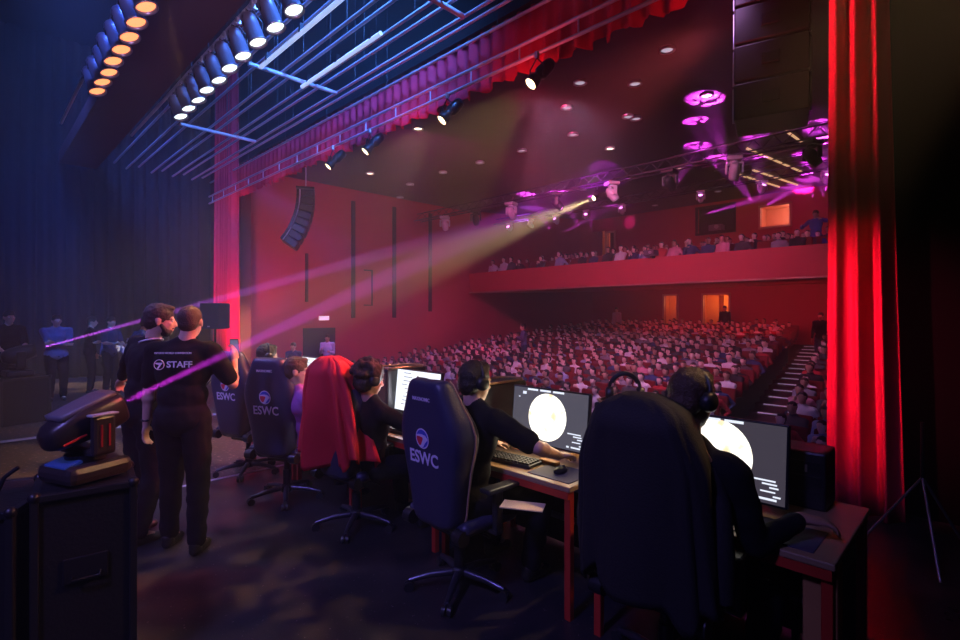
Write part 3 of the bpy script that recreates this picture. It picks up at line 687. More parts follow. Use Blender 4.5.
# head shell lofted from rounded-rectangle sections
def shell(secs, n=24, pw=3.2):
    mb = MB(); vs = []
    for (x, w_, h_, zc) in secs:
        for i in range(n):
            th = 2*PI*i/n; c_, s__ = math.cos(th), math.sin(th)
            vs.append(pv + (Mh @ V((x, math.copysign(abs(c_)**(2/pw), c_)*w_, zc+math.copysign(abs(s__)**(2/pw), s__)*h_))))
    fs = [((k*n+i), k*n+(i+1) % n, (k+1)*n+(i+1) % n, (k+1)*n+i) for k in range(len(secs)-1) for i in range(n)]
    fs += [tuple(reversed(range(n))), tuple((len(secs)-1)*n+i for i in range(n))]
    return mb.add(vs, fs, True)
shell([(-.24, .03, .03, -.02), (-.235, .06, .05, -.02), (-.20, .09, .075, -.012), (-.10, .115, .10, 0), (.0, .125, .11, 0), (.10, .125, .112, 0), (.17, .115, .105, 0), (.185, .108, .10, 0), (.178, .09, .085, 0)]).build('head', [FIXB], t)
shell([(-.16, .05, .02, .088), (-.15, .085, .022, .09), (.10, .095, .022, .105), (.165, .085, .018, .102), (.17, .05, .01, .10)], pw=4).build('top_cover', [mat('grey_fixture_cover', (.16, .15, .17), .35)], t)
mb = MB()
for q in (0, .035): mb.box(pv + (Mh @ V((.02+q, -.128, -.02))), (.010, .006, .10), Mh)
for q in (0, .035): mb.box(pv + (Mh @ V((.02+q, .128, -.02))), (.010, .006, .10), Mh)
for q in (-.022, .022): mb.box(V((0, 0, .27))+(R @ V((q, -.191, 0))), (.010, .006, .13), R)
mb.build('vent', [mat('red_vent', (.35, .02, .02), .4)], t)
MB().box(V((0, 0, .392))+(R @ V((0, -.165, 0))), (.15, .06, .014), R, bev=.005).build('yoke_cap', [mat('pale_cap', (.45, .42, .45), .4)], t)
MB().box(pv + (Mh @ V((-.14, -.112, -.045))), (.13, .012, .014), Mh, bev=.004).build('side_stripe', [mat('red_stripe', (.6, .03, .02), .4)], t)
MB().lathe(pv+ax*.165, ax, [(.001, .02), (.05, .015), (.085, 0)], 20).build('lens', [LENSMAG], t)
light('magenta_beam', 'SPOT', hc+(pv+ax*.22)*.78, hc+pv*.78+ax*5, (0.85, 0.04, 1.0), 70000, .012, 4.2, .4, vol=1.0)
mb = MB(); mb.tube([(-.1, -.3, .10), (-.12, -.36, .05), (-.16, -.40, -.08), (-.12, -.42, -.3), (-.14, -.40, -.60)], .012, 7); mb.build('cable', [BLKPL], t)
t.scale = (.78,)*3
t2, pv2, a2 = moving_head('distant moving head light on the dark stage side with a violet beam', (-10.85, .55, .72), (-.20, 1.0, .30), s=1.0, group='moving heads on the stage floor')
c2 = V((-10.85, .55, .72))+pv2
light('magenta_beam', 'SPOT', c2+a2*.24, c2+a2*5, (0.62, 0.10, 1.0), 330000, .012, 3.0, .4, vol=1.0)
flight_case('low black flight case under the distant moving head', (-10.85, .55, 0), 0.3, .6, .6, .71)

# ------------------------------------------------------------------ floor tapes and debris
TAPE = mat('white_tape', (.55, .5, .6), .4)
o = MB().box((-5.62, 1.2, .008), (.05, 4.2, .003)).build('floor_tape', [TAPE]); tag(o, 'pale tape line along the edge of the black vinyl floor', 'tape')
o = MB().box((-9.3, .9, .0025), (.16, 6.0, .003)).build('floor_tape', [TAPE]); tag(o, 'wide pale stripe across the dark stage floor behind the staff men', 'tape')
# ------------------------------------------------------------------ desks
DESK = mat('pale_desk_laminate', (0.34, 0.22, 0.12), 0.4, var=.1, vscale=8)
REDFR = mat('red_desk_frame', (0.50, 0.035, 0.02), 0.4)  # red light falling on the legs is put into the frame colour
AMB = mat('amber_board', (0.45, 0.22, 0.08), 0.5, var=.15)  # orange light on the end post is put into this colour
desks = [(-1.50, -.42), (-2.73, -1.63), (-3.86, -2.78), (-4.97, -3.90), (-6.12, -5.02)]
dn = ['nearest competition desk under the largest monitor', 'second competition desk, red legs, beside the seated player in headphones', 'third competition desk, in front of the chair draped in red', 'fourth competition desk, beyond the chair with the red jacket', 'farthest competition desk, next to the staff men']
for k, (x0, x1) in enumerate(desks):
    if k == 0 or True:
        t = thing('competition_desk', dn[k], 'desk', ((x0+x1)/2, 2.72, 0), group='competition desks in a row'); W = x1-x0
        MB().box((0, 0, .735), (W, .80, .03), bev=.006).build('desktop', [DESK], t)
        for sy in (-1, 1): MB().box((0, sy*.385, .70), (W-.02, .03, .04)).build('rail', [REDFR], t)
        for sx in (-1, 1):
            for sy in (-1, 1): MB().box((sx*(W/2-.03), sy*.36, .36), (.04, .04, .72), bev=.004).build('leg', [REDFR], t)
        if k == 0: MB().box((W/2-.06, -.30, .36), (.12, .10, .72), bev=.01).build('end_post', [AMB], t)
        MB().box((0, .37, .36), (W-.1, .02, .66)).build('modesty_panel', [BLACK], t)
t = thing('cross_brace', 'dark metal rails running low under the competition desks', 'brace', (-3.3, 2.9, 0))
for z in (.30, .52): MB().cyl((-2.8, 0, z), (2.7, 0, z), .022, n=8).build('rail', [mat('blue_grey_tube', (.25, .25, .4), .3, .7)], t)
for x in (-2.75, -1.2, .4, 2.6): MB().box((x, .05, .27), (.03, .03, .54)).build('upright', [BLKMET], t)

# ------------------------------------------------------------------ monitors
BEZ = mat('monitor_black', (0.015, 0.015, 0.018), 0.3)
def scr(name, c, s): return mat(name, (0.01, 0.01, 0.012), 0.25, em=c, es=s)
def scope_mat():
    m = bpy.data.materials.new('scope_image'); m.use_nodes = True; n = m.node_tree; b = n.nodes['Principled BSDF']; b.inputs['Base Color'].default_value = (.01, .01, .01, 1)
    tc = n.nodes.new('ShaderNodeTexCoord'); nz = n.nodes.new('ShaderNodeTexNoise'); nz.inputs['Scale'].default_value = 16; nz.inputs['Detail'].default_value = 2
    n.links.new(tc.outputs['Object'], nz.inputs['Vector'])
    r = n.nodes.new('ShaderNodeValToRGB'); r.color_ramp.elements[0].position = .34; r.color_ramp.elements[0].color = (.75, .60, .38, 1)
    r.color_ramp.elements[1].position = .5; r.color_ramp.elements[1].color = (1, .97, .88, 1)
    n.links.new(nz.outputs['Fac'], r.inputs[0]); n.links.new(r.outputs[0], b.inputs['Emission Color']); b.inputs['Emission Strength'].default_value = 1.6
    return m
SCOPE = scope_mat(); HUD = scr('hud_white', (.8, .85, 1), 1.1)
def monitor(name_lab, x, y, rz, w_, h_, base, kind, zb=.82, tilt=-6):
    t = thing('monitor', name_lab, 'monitor', (x, y, .75), rz, 'monitors on the competition desks')
    M = rotM('X', tilt); z = zb-.75 + h_/2
    T = lambda p: (M @ V(p)) + V((0, 0, z))
    MB().box(T((0, 0, 0)), (w_, .030, h_), M, bev=.006).box(T((0, .028, 0)), (w_*.6, .035, h_*.6), M, bev=.015).build('housing', [BEZ], t)
    s = MB().box(T((0, -.0165, 0)), (w_-.022, .002, h_-.022), M).build('screen', [base], t)
    if kind == 'scope':
        R_ = h_*(.455 if base is GREYD else .41); pts = [(R_*math.cos(2*PI*i/40), R_*math.sin(2*PI*i/40)) for i in range(40)]
        M4 = Matrix.Translation(T((-.01*w_, -.0178, 0))) @ (M @ rotM('X', 90)).to_4x4()
        MB().prism(pts, M4, .0008).build('scope_view', [SCOPE], s)
        mb = MB()
        for (u, v_, a, b_) in [(-.22, .45, .14, .034), (-.05, .45, .14, .034), (.12, .45, .14, .034), (-.33, .38, .05, .05), (-.40, .30, .02, .02), (-.33, -.36, .14, .012), (-.31, -.43, .17, .02),
                               (.34, -.20, .16, .020), (.38, -.24, .10, .020), (.41, -.28, .06, .02), (.37, -.33, .10, .018), (.27, -.42, .03, .03), (.37, -.42, .12, .026), (.43, -.38, .05, .02)]:
            mb.box(T((u*w_, -.0182, v_*h_)), (a*w_, .0012, b_*h_), M)
        mb.build('hud_marks', [HUD], s)
    elif kind == 'text':
        mb = MB(); rr = random.Random(5)
        for k in range(9): mb.box(T(((-.30+rr.uniform(0, .1))*w_, -.0182, (.40-.09*k)*h_)), (rr.uniform(.06, .2)*w_, .0012, .014*h_), M)
        mb.build('screen_lines', [scr('lines_grey', (.25, .25, .35), .5)], s)
    MB().box((0, .06, .09), (.05, .025, .20), bev=.008).build('stand', [BEZ], t)
    MB().lathe((0, .06, 0), (0, 0, 1), [(.001, 0), (.11, 0), (.11, .010), (.03, .016), (.001, .016)], 20).build('foot', [BEZ], t)
    return t
GREYS = scr('screen_game_grey', (.20, .19, .26), .42); GREYD = scr('screen_game_dark', (.20, .17, .24), .26); WHITES = scr('screen_white', (.86, .90, 1.0), 1.25); LILAC = scr('screen_lilac', (.42, .30, .62), .9)
monitor('largest monitor showing a bright round scope view, nearest the red curtain', -.98, 2.68, 0, .64, .385, GREYD, 'scope', zb=.80)
monitor('monitor with a white round scope view above the warm-lit desk', -2.11, 2.77, 0, .64, .385, GREYS, 'scope', zb=.81)
monitor('white-lit monitor half hidden behind the second gaming chair back', -3.53, 2.77, 0, .62, .38, WHITES, 'text', zb=.83)
monitor('lilac-lit monitor beside the player with curly hair', -4.28, 2.85, -.1, .58, .38, LILAC, 'text', zb=.83)
monitor('white glowing monitor in front of the brown haired player', -5.42, 2.77, 0, .62, .38, WHITES, 'text', zb=.83)
# screens throw light on hands and desk
for x, c, p in ((-.98, (1, .8, .5), 2.6), (-2.11, (1, .8, .5), 2.6), (-3.53, (.9, .85, 1), 4.5), (-5.42, (1, .9, .9), 5)):
    light('screen_glow', 'AREA', (x, 2.70 if x > -1 else 2.73, 1.0), (x, 1.0, .85), c, p, .5, 160, sy=.3, vol=.2)

# ------------------------------------------------------------------ pc towers, headsets, peripherals
EDGE = mat('copper_edge', (.45, .28, .15), .35, .7)  # warm light on the tower tops, painted as the rim colour
def tower(label, x, y, z, w_, d_, h_, rz=0):
    t = thing('computer_tower', label, 'computer', (x, y, z), rz, 'computer towers on the competition desks')
    MB().box((0, 0, h_/2+.01), (w_, d_, h_-.02), bev=.012).build('case', [BLKPL], t)
    mb = MB(); c = .05
    pts = [(-w_/2, -d_/2+c), (-w_/2+c, -d_/2), (w_/2-c, -d_/2), (w_/2, -d_/2+c), (w_/2, d_/2-c), (w_/2-c, d_/2), (-w_/2+c, d_/2), (-w_/2, d_/2-c)]
    mb.tube([V((a, b, h_+.008)) for a, b in pts], .010, 6, close=True); mb.build('top_rim', [EDGE], t)
    MB().box((0, -d_/2-.003, h_*.5), (w_*.8, .008, h_*.85), bev=.003).build('front_panel', [BEZ], t)
    for q in (-1, 1): MB().box((0, q*d_*.35, .006), (w_*.9, .04, .012)).build('foot', [BLKPL], t)
    return t
tower('black computer tower between the two monitors in front of headphone player', -2.66, 2.83, .75, .22, .46, .44)
tower('black computer tower whose pale rim shows behind the lilac monitor', -3.95, 2.88, .75, .24, .44, .45)
tower('black computer tower behind the nearest chair, headphones lying on it', -1.60, 2.88, .75, .20, .42, .42)
t = thing('equipment_box', 'small black equipment box standing beside the largest monitor', 'box', (-.68, 3.0, .75), .0)
MB().box((0, 0, .14), (.24, .22, .28), bev=.012).build('case', [BLKPL], t)
for z in (.07, .14, .21): MB().box((0, -.112, z), (.20, .006, .045)).build('panel', [BEZ], t)
MB().box((0.04, -.117, .20), (.01, .006, .035)).build('switch', [GREYMET], t)
def headset(label, loc, R, m=BLKPL, r=.092, grp='headsets'):
    t = thing('headset', label, 'headphones', loc, 0, grp)
    t.rotation_euler = R
    pts = [V((r*math.cos(a), 0, r*1.12*math.sin(a))) for a in [PI*k/14 for k in range(-1, 16)]]
    MB().tube(pts, .011, 8).build('headband', [m], t)
    MB().tube([p*0.93 for p in pts[3:-3]], .012, 8).build('band_pad', [BLKPL], t)
    for q in (-1, 1):
        MB().lathe((q*(r+.022), 0, -.025), (-q, 0, 0), [(.001, 0), (.030, 0), (.040, .008), (.044, .028), (.040, .045), (.022, .048), (.018, .04)], 18).build('ear_cup', [m], t)
    return t
headset('black headphones lying on the computer tower by the nearest chair', (-1.60, 2.86, 1.235), (0, 0, .6))
KEYM = mat('key_black', (.025, .025, .03), .45); KEYP = mat('pale_key_light', (.5, .45, .7), .5, em=(.5, .4, .9), es=.15)
def keyboard(label, x, y, rz):
    t = thing('keyboard', label, 'keyboard', (x, y, .75), rz, 'keyboards on the competition desks')
    MB().box((0, 0, .011), (.44, .15, .022), bev=.006).build('base', [BLKPL], t)
    mb = MB()
    for r_ in range(5):
        for c_ in range(15): mb.box((-.200+c_*.0283, -.055+r_*.0275, .028), (.022, .021, .012), bev=.003)
    o = mb.build('keys', [KEYM], t); return t
for k, x in enumerate((-1.05, -2.22, -3.35, -4.35, -5.45)):
    keyboard('black keyboard on the %s competition desk' % ['nearest', 'second', 'third', 'fourth', 'farthest'][k], x, 2.47, .1)
    t = thing('mouse_pad', 'dark cloth mouse pad on the %s competition desk' % ['nearest', 'second', 'third', 'fourth', 'farthest'][k], 'mouse pad', (x+.40, 2.50, .75), 0, 'mouse pads on the desks')
    MB().box((0, 0, .002), (.30, .26, .004)).build('mat', [mat('pad_purple', (.06, .05, .10), .7)], t)
    t = thing('computer_mouse', 'black mouse under the hand at the %s competition desk' % ['nearest', 'second', 'third', 'fourth', 'farthest'][k], 'mouse', (x+.40, 2.50, .754), 0, 'computer mice on the desks')
    MB().ell((0, 0, .012), (.030, .058, .022), n=14, m=8).build('shell', [BLKPL], t)
    MB().cyl((-.004, .03, .030), (.004, .03, .030), .010, n=10).build('wheel', [GREYMET], t)
# clutter under the second monitor
t = tag(MB().box((-1.98, 2.60, .765), (.14, .05, .028), bev=.01).build('wrapped_snack', [mat('orange_wrapper', (.7, .28, .05), .4)]), 'small orange packet lying under the second monitor', 'packet')
mb = MB(); mb.tube([(-2.30+.03*k+.02*math.sin(k*1.7), 2.52+.035*math.cos(k*1.1), .762+.004*(k % 2)) for k in range(11)], .006, 6)
tag(mb.build('headset_cable', [mat('pale_cable', (.5, .5, .6), .5)]), 'coiled pale cable on the desk under the second monitor', 'cable')
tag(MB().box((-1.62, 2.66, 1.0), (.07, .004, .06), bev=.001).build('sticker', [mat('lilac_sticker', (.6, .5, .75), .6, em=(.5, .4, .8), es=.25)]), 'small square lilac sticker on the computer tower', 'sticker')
for k, (x, y) in enumerate(((-1.84, 2.80), (-4.75, 2.62))):
    t = thing('water_bottle', ['clear water bottle behind the second monitor edge', 'water bottle standing near the brown haired player'][k], 'bottle', (x, y, .75), 0, 'water bottles on the desks')
    MB().lathe((0,0,0), (0,0,1), [(.001, 0), (.03, 0), (.032, .02), (.030, .12), (.032, .14), (.012, .19), (.012, .205), (.001, .205)], 16).build('bottle_body', [mat('bottle_plastic', (.5, .55, .65), .1)], t)
    MB().cyl((0, 0, .205), (0, 0, .222), .014, n=12).build('cap', [WHITEPRINT], t)

# ------------------------------------------------------------------ gaming chairs
LOGOB = mat('logo_blue', (.05, .09, .55), .5, em=(.05, .08, .5), es=.0); LOGOR = mat('logo_red', (.75, .03, .06), .5); PALELETTER = mat('pale_lettering', (.78, .70, .85), .5)
SEAM = mat('chair_edge_piping', (.40, .24, .15), .35)
REC = 5
def back_sections():
    return [(.44, .36, .085, .02), (.52, .40, .09, .05), (.66, .44, .09, .07), (.80, .49, .09, .09), (.92, .545, .09, .12), (1.0, .555, .09, .13), (1.08, .52, .085, .11), (1.16, .445, .08, .08), (1.24, .37, .08, .06), (1.29, .335, .075, .04), (1.315, .30, .06, .02), (1.32, .25, .04, .01)]
def gaming_chair(label):
    t = thing('gaming_chair', label, 'chair', group='gaming chairs in front of the desks')
    secs = back_sections(); mb = MB(); vs = []; n = 0
    prof = []
    for (z, w_, th, wing) in secs:
        h = w_/2
        ring = [(-h*.72, -th), (-h*.3, -th), (0, -th), (h*.3, -th), (h*.72, -th), (h*.93, -th*.72), (h, -th*.1), (h*1.0, wing*.6), (h*.96, wing), (h*.84, wing*.9), (h*.66, .02), (h*.3, 0), (0, 0), (-h*.3, 0), (-h*.66, .02), (-h*.84, wing*.9), (-h*.96, wing), (-h*1.0, wing*.6), (-h, -th*.1), (-h*.93, -th*.72)]
        n = len(ring); vs += [V((x, y, z)) for x, y in ring]
    fs = [(k*n+i, k*n+(i+1) % n, (k+1)*n+(i+1) % n, (k+1)*n+i) for k in range(len(secs)-1) for i in range(n)]
    fs += [tuple(reversed(range(n))), tuple((len(secs)-1)*n+i for i in range(n))]
    piv = V((0, -.15, .45)); Rr = rotM('X', REC)
    T = lambda p: piv + (Rr @ (V(p) - V((0, 0, .45))))
    mb.add([T(v_) for v_ in vs], fs, True); b = mb.build('backrest', [LEATHER], t)
    sd = b.modifiers.new('s', 'SUBSURF'); sd.levels = 1; sd.render_levels = 2
    for q in (-1, 1):
        MB().tube([T((q*w_/2*1.0, wing*.55+.005, z)) for (z, w_, th, wing) in secs[:-1]], .007, 6).build('edge_piping', [SEAM], t)
    # openings of the shoulder belt (dark oval slots) on the back
    # emblem and lettering on the back
    def M4(x, z, off=-.0935): 
        p = T((x, off, z)); return Matrix.Translation(p) @ (Rr @ rotM('X', 90)).to_4x4()
    def disc(r, o, nn=36, sx=1): return [(r*sx*math.cos(2*PI*i/nn), r*math.sin(2*PI*i/nn)) for i in range(nn)]
    em = MB().prism(disc(.060, 0), M4(0, .985), .0012).build('emblem', [PALELETTER], b)
    MB().prism(disc(.053, 0), M4(0, .985, -.0945), .0010).build('emblem_field', [LOGOB], em)
    white = [(-.050, .018), (-.03, .024), (.0, .026), (.030, .022), (.050, .006), (.052, -.004), (.040, -.010), (.022, -.028), (.006, -.050), (-.012, -.052), (-.03, -.044), (-.044, -.028), (-.053, -.004)]
    MB().prism(white, M4(0, .985, -.0952), .0010).build('emblem_swoosh', [PALELETTER], em)
    red = [(-.050, .010), (-.02, .012), (.004, .008), (.008, .0), (-.002, -.018), (-.014, -.040), (-.028, -.042), (-.042, -.026), (-.050, -.008)]
    MB().prism(red, M4(0, .985, -.0959), .0010).build('emblem_heart', [LOGOR], em)
    text('lettering', 'ESWC', .105, [PALELETTER], b, M4(0, .865), bold=.0022, xs=.95)
    text('headrest_lettering', 'MAXNOMIC', .030, [PALELETTER], b, M4(0, 1.215, -.0845), bold=.0006)
    # seat
    mb = MB(); mb.ell((0, .04, .455), (.26, .27, .06), n=20, m=8).box((0, .04, .45), (.40, .46, .08), bev=.03)
    for q in (-1, 1): mb.caps((q*.235, -.16, .475), (q*.235, .22, .47), .045, .04)
    obj('seat', blob(mb, .016, 4), [LEATHER], t)
    MB().caps(T((-.11, .03, 1.20)), T((.11, .03, 1.20)), .045, n=12).build('head_cushion', [BLKPL], t)
    for q in (-1, 1):
        a = MB().box((q*.31, .02, .56), (.04, .06, .24), bev=.012).box((q*.27, .02, .435), (.12, .06, .025), bev=.008).build('armrest', [BLKPL], t)
        MB().box((q*.31, .04, .69), (.09, .26, .03), bev=.014).build('arm_pad', [BLKPL], a)
        MB().cyl(V((q*.20, -.20, .44)), V((q*.265, -.20, .44)), .045, n=16).build('hinge', [BLKMET], t)
    MB().cyl((0, 0, .20), (0, 0, .40), .025, n=12).cyl((0, 0, .12), (0, 0, .27), .034, n=12).build('gas_lift', [BLKMET], t)
    MB().box((0, 0, .40), (.22, .26, .05), bev=.01).build('tilt_mechanism', [BLKMET], t)
    MB().tube([(.08, 0, .395), (.22, .02, .385), (.25, .02, .38)], .008, 6).build('lever', [BLKMET], t)
    hub = MB().lathe((0, 0, .07), (0, 0, 1), [(.001, 0), (.05, 0), (.055, .04), (.04, .07), (.001, .07)], 16).build('hub', [BLKMET], t)
    for k in range(5):
        an = 2*PI*k/5+.3; d = V((math.cos(an), math.sin(an), 0)); pr = d.cross(V((0,0,1)))
        l = MB().tube([d*.03+V((0,0,.105)), d*.18+V((0,0,.095)), d*.31+V((0,0,.068))], [.026, .022, .016], 8).build('leg', [mat('chair_base_metal', (.10, .10, .13), .3, .8)], t)
        e = d*.31
        mb = MB().cyl(e+V((0,0,.032))-pr*.028, e+V((0,0,.032))-pr*.006, .031, n=14).cyl(e+V((0,0,.032))+pr*.006, e+V((0,0,.032))+pr*.028, .031, n=14).cyl(e+V((0,0,.035)), e+V((0,0,.07)), .010, n=8)
        mb.build('caster', [BLKPL], l)
    return t
CH = [(-1.07, 2.29, .02), (-2.34, 2.16, -.02), (-3.60, 2.20, .15), (-4.60, 2.08, .48), (-5.62, 2.12, .35)]
cl = ['nearest gaming chair, with a black jacket hanging over its back', 'gaming chair with ESWC emblem behind the player in black headphones', 'gaming chair under the draped red jacket', 'gaming chair with ESWC emblem next to the red jacket, player with brown hair', 'farthest gaming chair, partly hidden by the staff man']
g0 = gaming_chair(cl[0])
for k, (x, y, rz) in enumerate(CH):
    o = g0 if k == 0 else dup(g0, label=cl[k])
    o.location = (x, y, 0); o.rotation_euler = (0, 0, rz)

# jackets hanging over chair backs
def jacket(name, label, m, ch, w_top, w_mid, w_bot, ztop, zbot, seed, amp=.018, skew=0.0, front=.25, voxel=.014):
    rnd = random.Random(seed); x, y, rz = ch; piv = V((0, -.15, .45)); Rr = rotM('X', REC)
    n = 72; nz = 26; vs = []
    secs = back_sections()
    for k in range(nz+1):
        t = k/nz; z = ztop + .045 + (zbot-ztop-.045)*t
        f = min(1, t/.38); wd = w_top + (w_mid-w_top)*(f*f*(3-2*f)); wd += (w_bot-w_mid)*max(0, (t-.38)/.62)
        if t < .08: wd *= (.45 + .55*math.sqrt(t/.08))
        for i in range(n):
            u = i/n; ang = 2*PI*u; cx, cy = math.cos(ang), math.sin(ang)
            px = math.copysign(abs(cx)**.55, cx)*wd/2; back = cy < 0
            dp = (.115 if back else .15)*(min(1, .35+t*6))
            py = math.copysign(abs(cy)**.6, cy)*dp
            fold = amp*(0.2+t*1.3)*(math.sin(ang*9+seed+2.5*t)+.6*math.sin(ang*16+seed*2-1.5*t)+.7*math.sin(ang*5+seed+2*t)+.5*noise.noise(V((3*math.cos(ang), 3*math.sin(ang), t*3+seed))))
            px += fold*cx; py += fold*cy
            zz = z + (0.05*math.sin(ang*3+seed)+.03*math.sin(ang*8))*(t**3) + skew*px*t
            hang = piv + (Rr @ V((px, py-.03, zz-.45)))
            vs.append(hang)
    mb = MB(); fs = [(k*n+i, (k+1)*n+i, (k+1)*n+(i+1) % n, k*n+(i+1) % n) for k in range(nz) for i in range(n)]
    fs.append(tuple(range(n)))
    mb.add(vs, fs, True)
    o = mb.build(name, [m]); o.location = (x, y, 0); o.rotation_euler = (0, 0, rz)
    md = o.modifiers.new('t', 'SOLIDIFY'); md.thickness = .008; md.offset = 1
    return tag(o, label, 'jacket')
REDJ = mat('red_jacket_cloth', (0.62, 0.008, 0.03), .75, bump=.3, bscale=140)
BLKJ = mat('black_jacket_cloth', (0.012, 0.010, 0.012), .8, bump=.3, bscale=120)
j = jacket('draped_jacket', 'red hooded jacket draped over the third gaming chair', REDJ, CH[2], .32, .50, .66, 1.33, .60, 3, amp=.030)
# sleeves of the red jacket
mb = MB()
for q in (-1,): MB().tube([(q*.27, -.15, 1.06), (q*.33, -.20, .94), (q*.36, -.21, .78), (q*.37, -.20, .60)], [.03, .05, .048, .042], 12).build('sleeve', [REDJ], j)
mb = MB(); mb.tube([(-.13, -.24, 1.31), (-.10, -.30, 1.22), (0, -.325, 1.17), (.10, -.30, 1.22), (.13, -.24, 1.31)], [.02, .034, .04, .034, .02], 10); mb.build('hood', [REDJ], j)
j = jacket('draped_jacket', 'black jacket hung over the nearest gaming chair back', BLKJ, CH[0], .36, .54, .60, 1.31, .50, 8, amp=.010)
mb = MB()
for q in (-1, 1): MB().tube([(q*.24, -.14, 1.06), (q*.29, -.17, .94), (q*.31, -.18, .74), (q*.31, -.17, .56)], [.04, .05, .048, .042], 12).build('sleeve', [BLKJ], j)
# music-stand like thin metal leg beside the red curtain
t = thing('tripod_stand', 'thin metal stand folded beside the foot of the near curtain', 'stand', (-.34, 4.67, 0))
for k in range(3):
    an = 2.93+k*2.094; MB().cyl((0, 0, .57), (.36*math.cos(an), .36*math.sin(an), .01), .009, n=6).build('leg', [GREYMET], t)
MB().cyl((0, 0, .45), (0, 0, .95), .012, n=8).build('pole', [BLKMET], t)
tag(MB().box((-1.86, 2.20, .625), (.24, .12, .006), Matrix.Rotation(.5, 3, 'Z')).build('paper_sheet', [mat('paper_cream', (.75, .62, .38), .7)]), 'cream paper sheet on the lap of the player in headphones', 'paper')  # warm patch of light on the seat, built as a flat cream sheet
# ------------------------------------------------------------------ people
def ik(a, b, l1, l2, pole):
    a, b, pole = V(a), V(b), V(pole); d = b-a; L = min(d.length, (l1+l2)*.999); n = d.normalized()
    b = a+n*L; x = (l1*l1-l2*l2+L*L)/(2*L); h = math.sqrt(max(0, l1*l1-x*x)); p = pole - n*pole.dot(n)
    p = p.normalized() if p.length > 1e-5 else V((0, 0, 1)); return a+n*x+p*h, b
def hand(mb, wr, d, nrm, curl=.35, thumb=1, s=1.0, spread=1.0):
    """wr wrist, d towards the fingers, nrm palm normal (the side the fingers curl to), thumb side sign"""
    d = V(d).normalized(); nrm = (V(nrm)-d*V(nrm).dot(d)).normalized(); t = d.cross(nrm)*thumb
    M = Matrix((t, d, nrm)).transposed()
    mb.ell(wr+d*.048*s, (.042*s, .054*s, .017*s), M, 14, 8); mb.caps(wr-d*.01, wr+d*.03*s, .025*s, .022*s)
    for k, (off, L) in enumerate([(.030, .072), (.010, .080), (-.011, .074), (-.030, .058)]):
        p = wr+d*.085*s+t*off*s; dd = (d+t*off*3.0*spread).normalized(); seg = [L*.46, L*.30, L*.24]; a = curl*.6
        for q in range(3):
            dq = (dd*math.cos(a)+nrm*math.sin(a)); p2 = p+dq*seg[q]*s; mb.caps(p, p2, (.0095-.0008*q)*s, (.0088-.0008*q)*s, 8); p = p2; a += curl*(1.0 if q == 0 else .8)
    p = wr+d*.028*s+t*.030*s; a = (d*.62+t*.72+nrm*.32).normalized(); p2 = p+a*.042*s; a2 = (d*.85+t*.32+nrm*.42).normalized(); p3 = p2+a2*.034*s
    mb.caps(p, p2, .0135*s, .011*s, 8); mb.caps(p2, p3, .0105*s, .0085*s, 8)
EYEW = mat('eye_white', (.7, .68, .66), .3); LIP = mat('lip', (.42, .16, .14), .5)
def head_basis(fwd, roll=0):
    f = V(fwd).normalized(); r = f.cross(V((0,0,1))).normalized(); u = r.cross(f)
    return Matrix((r, f, u)).transposed() @ Matrix.Rotation(roll, 3, 'Y')
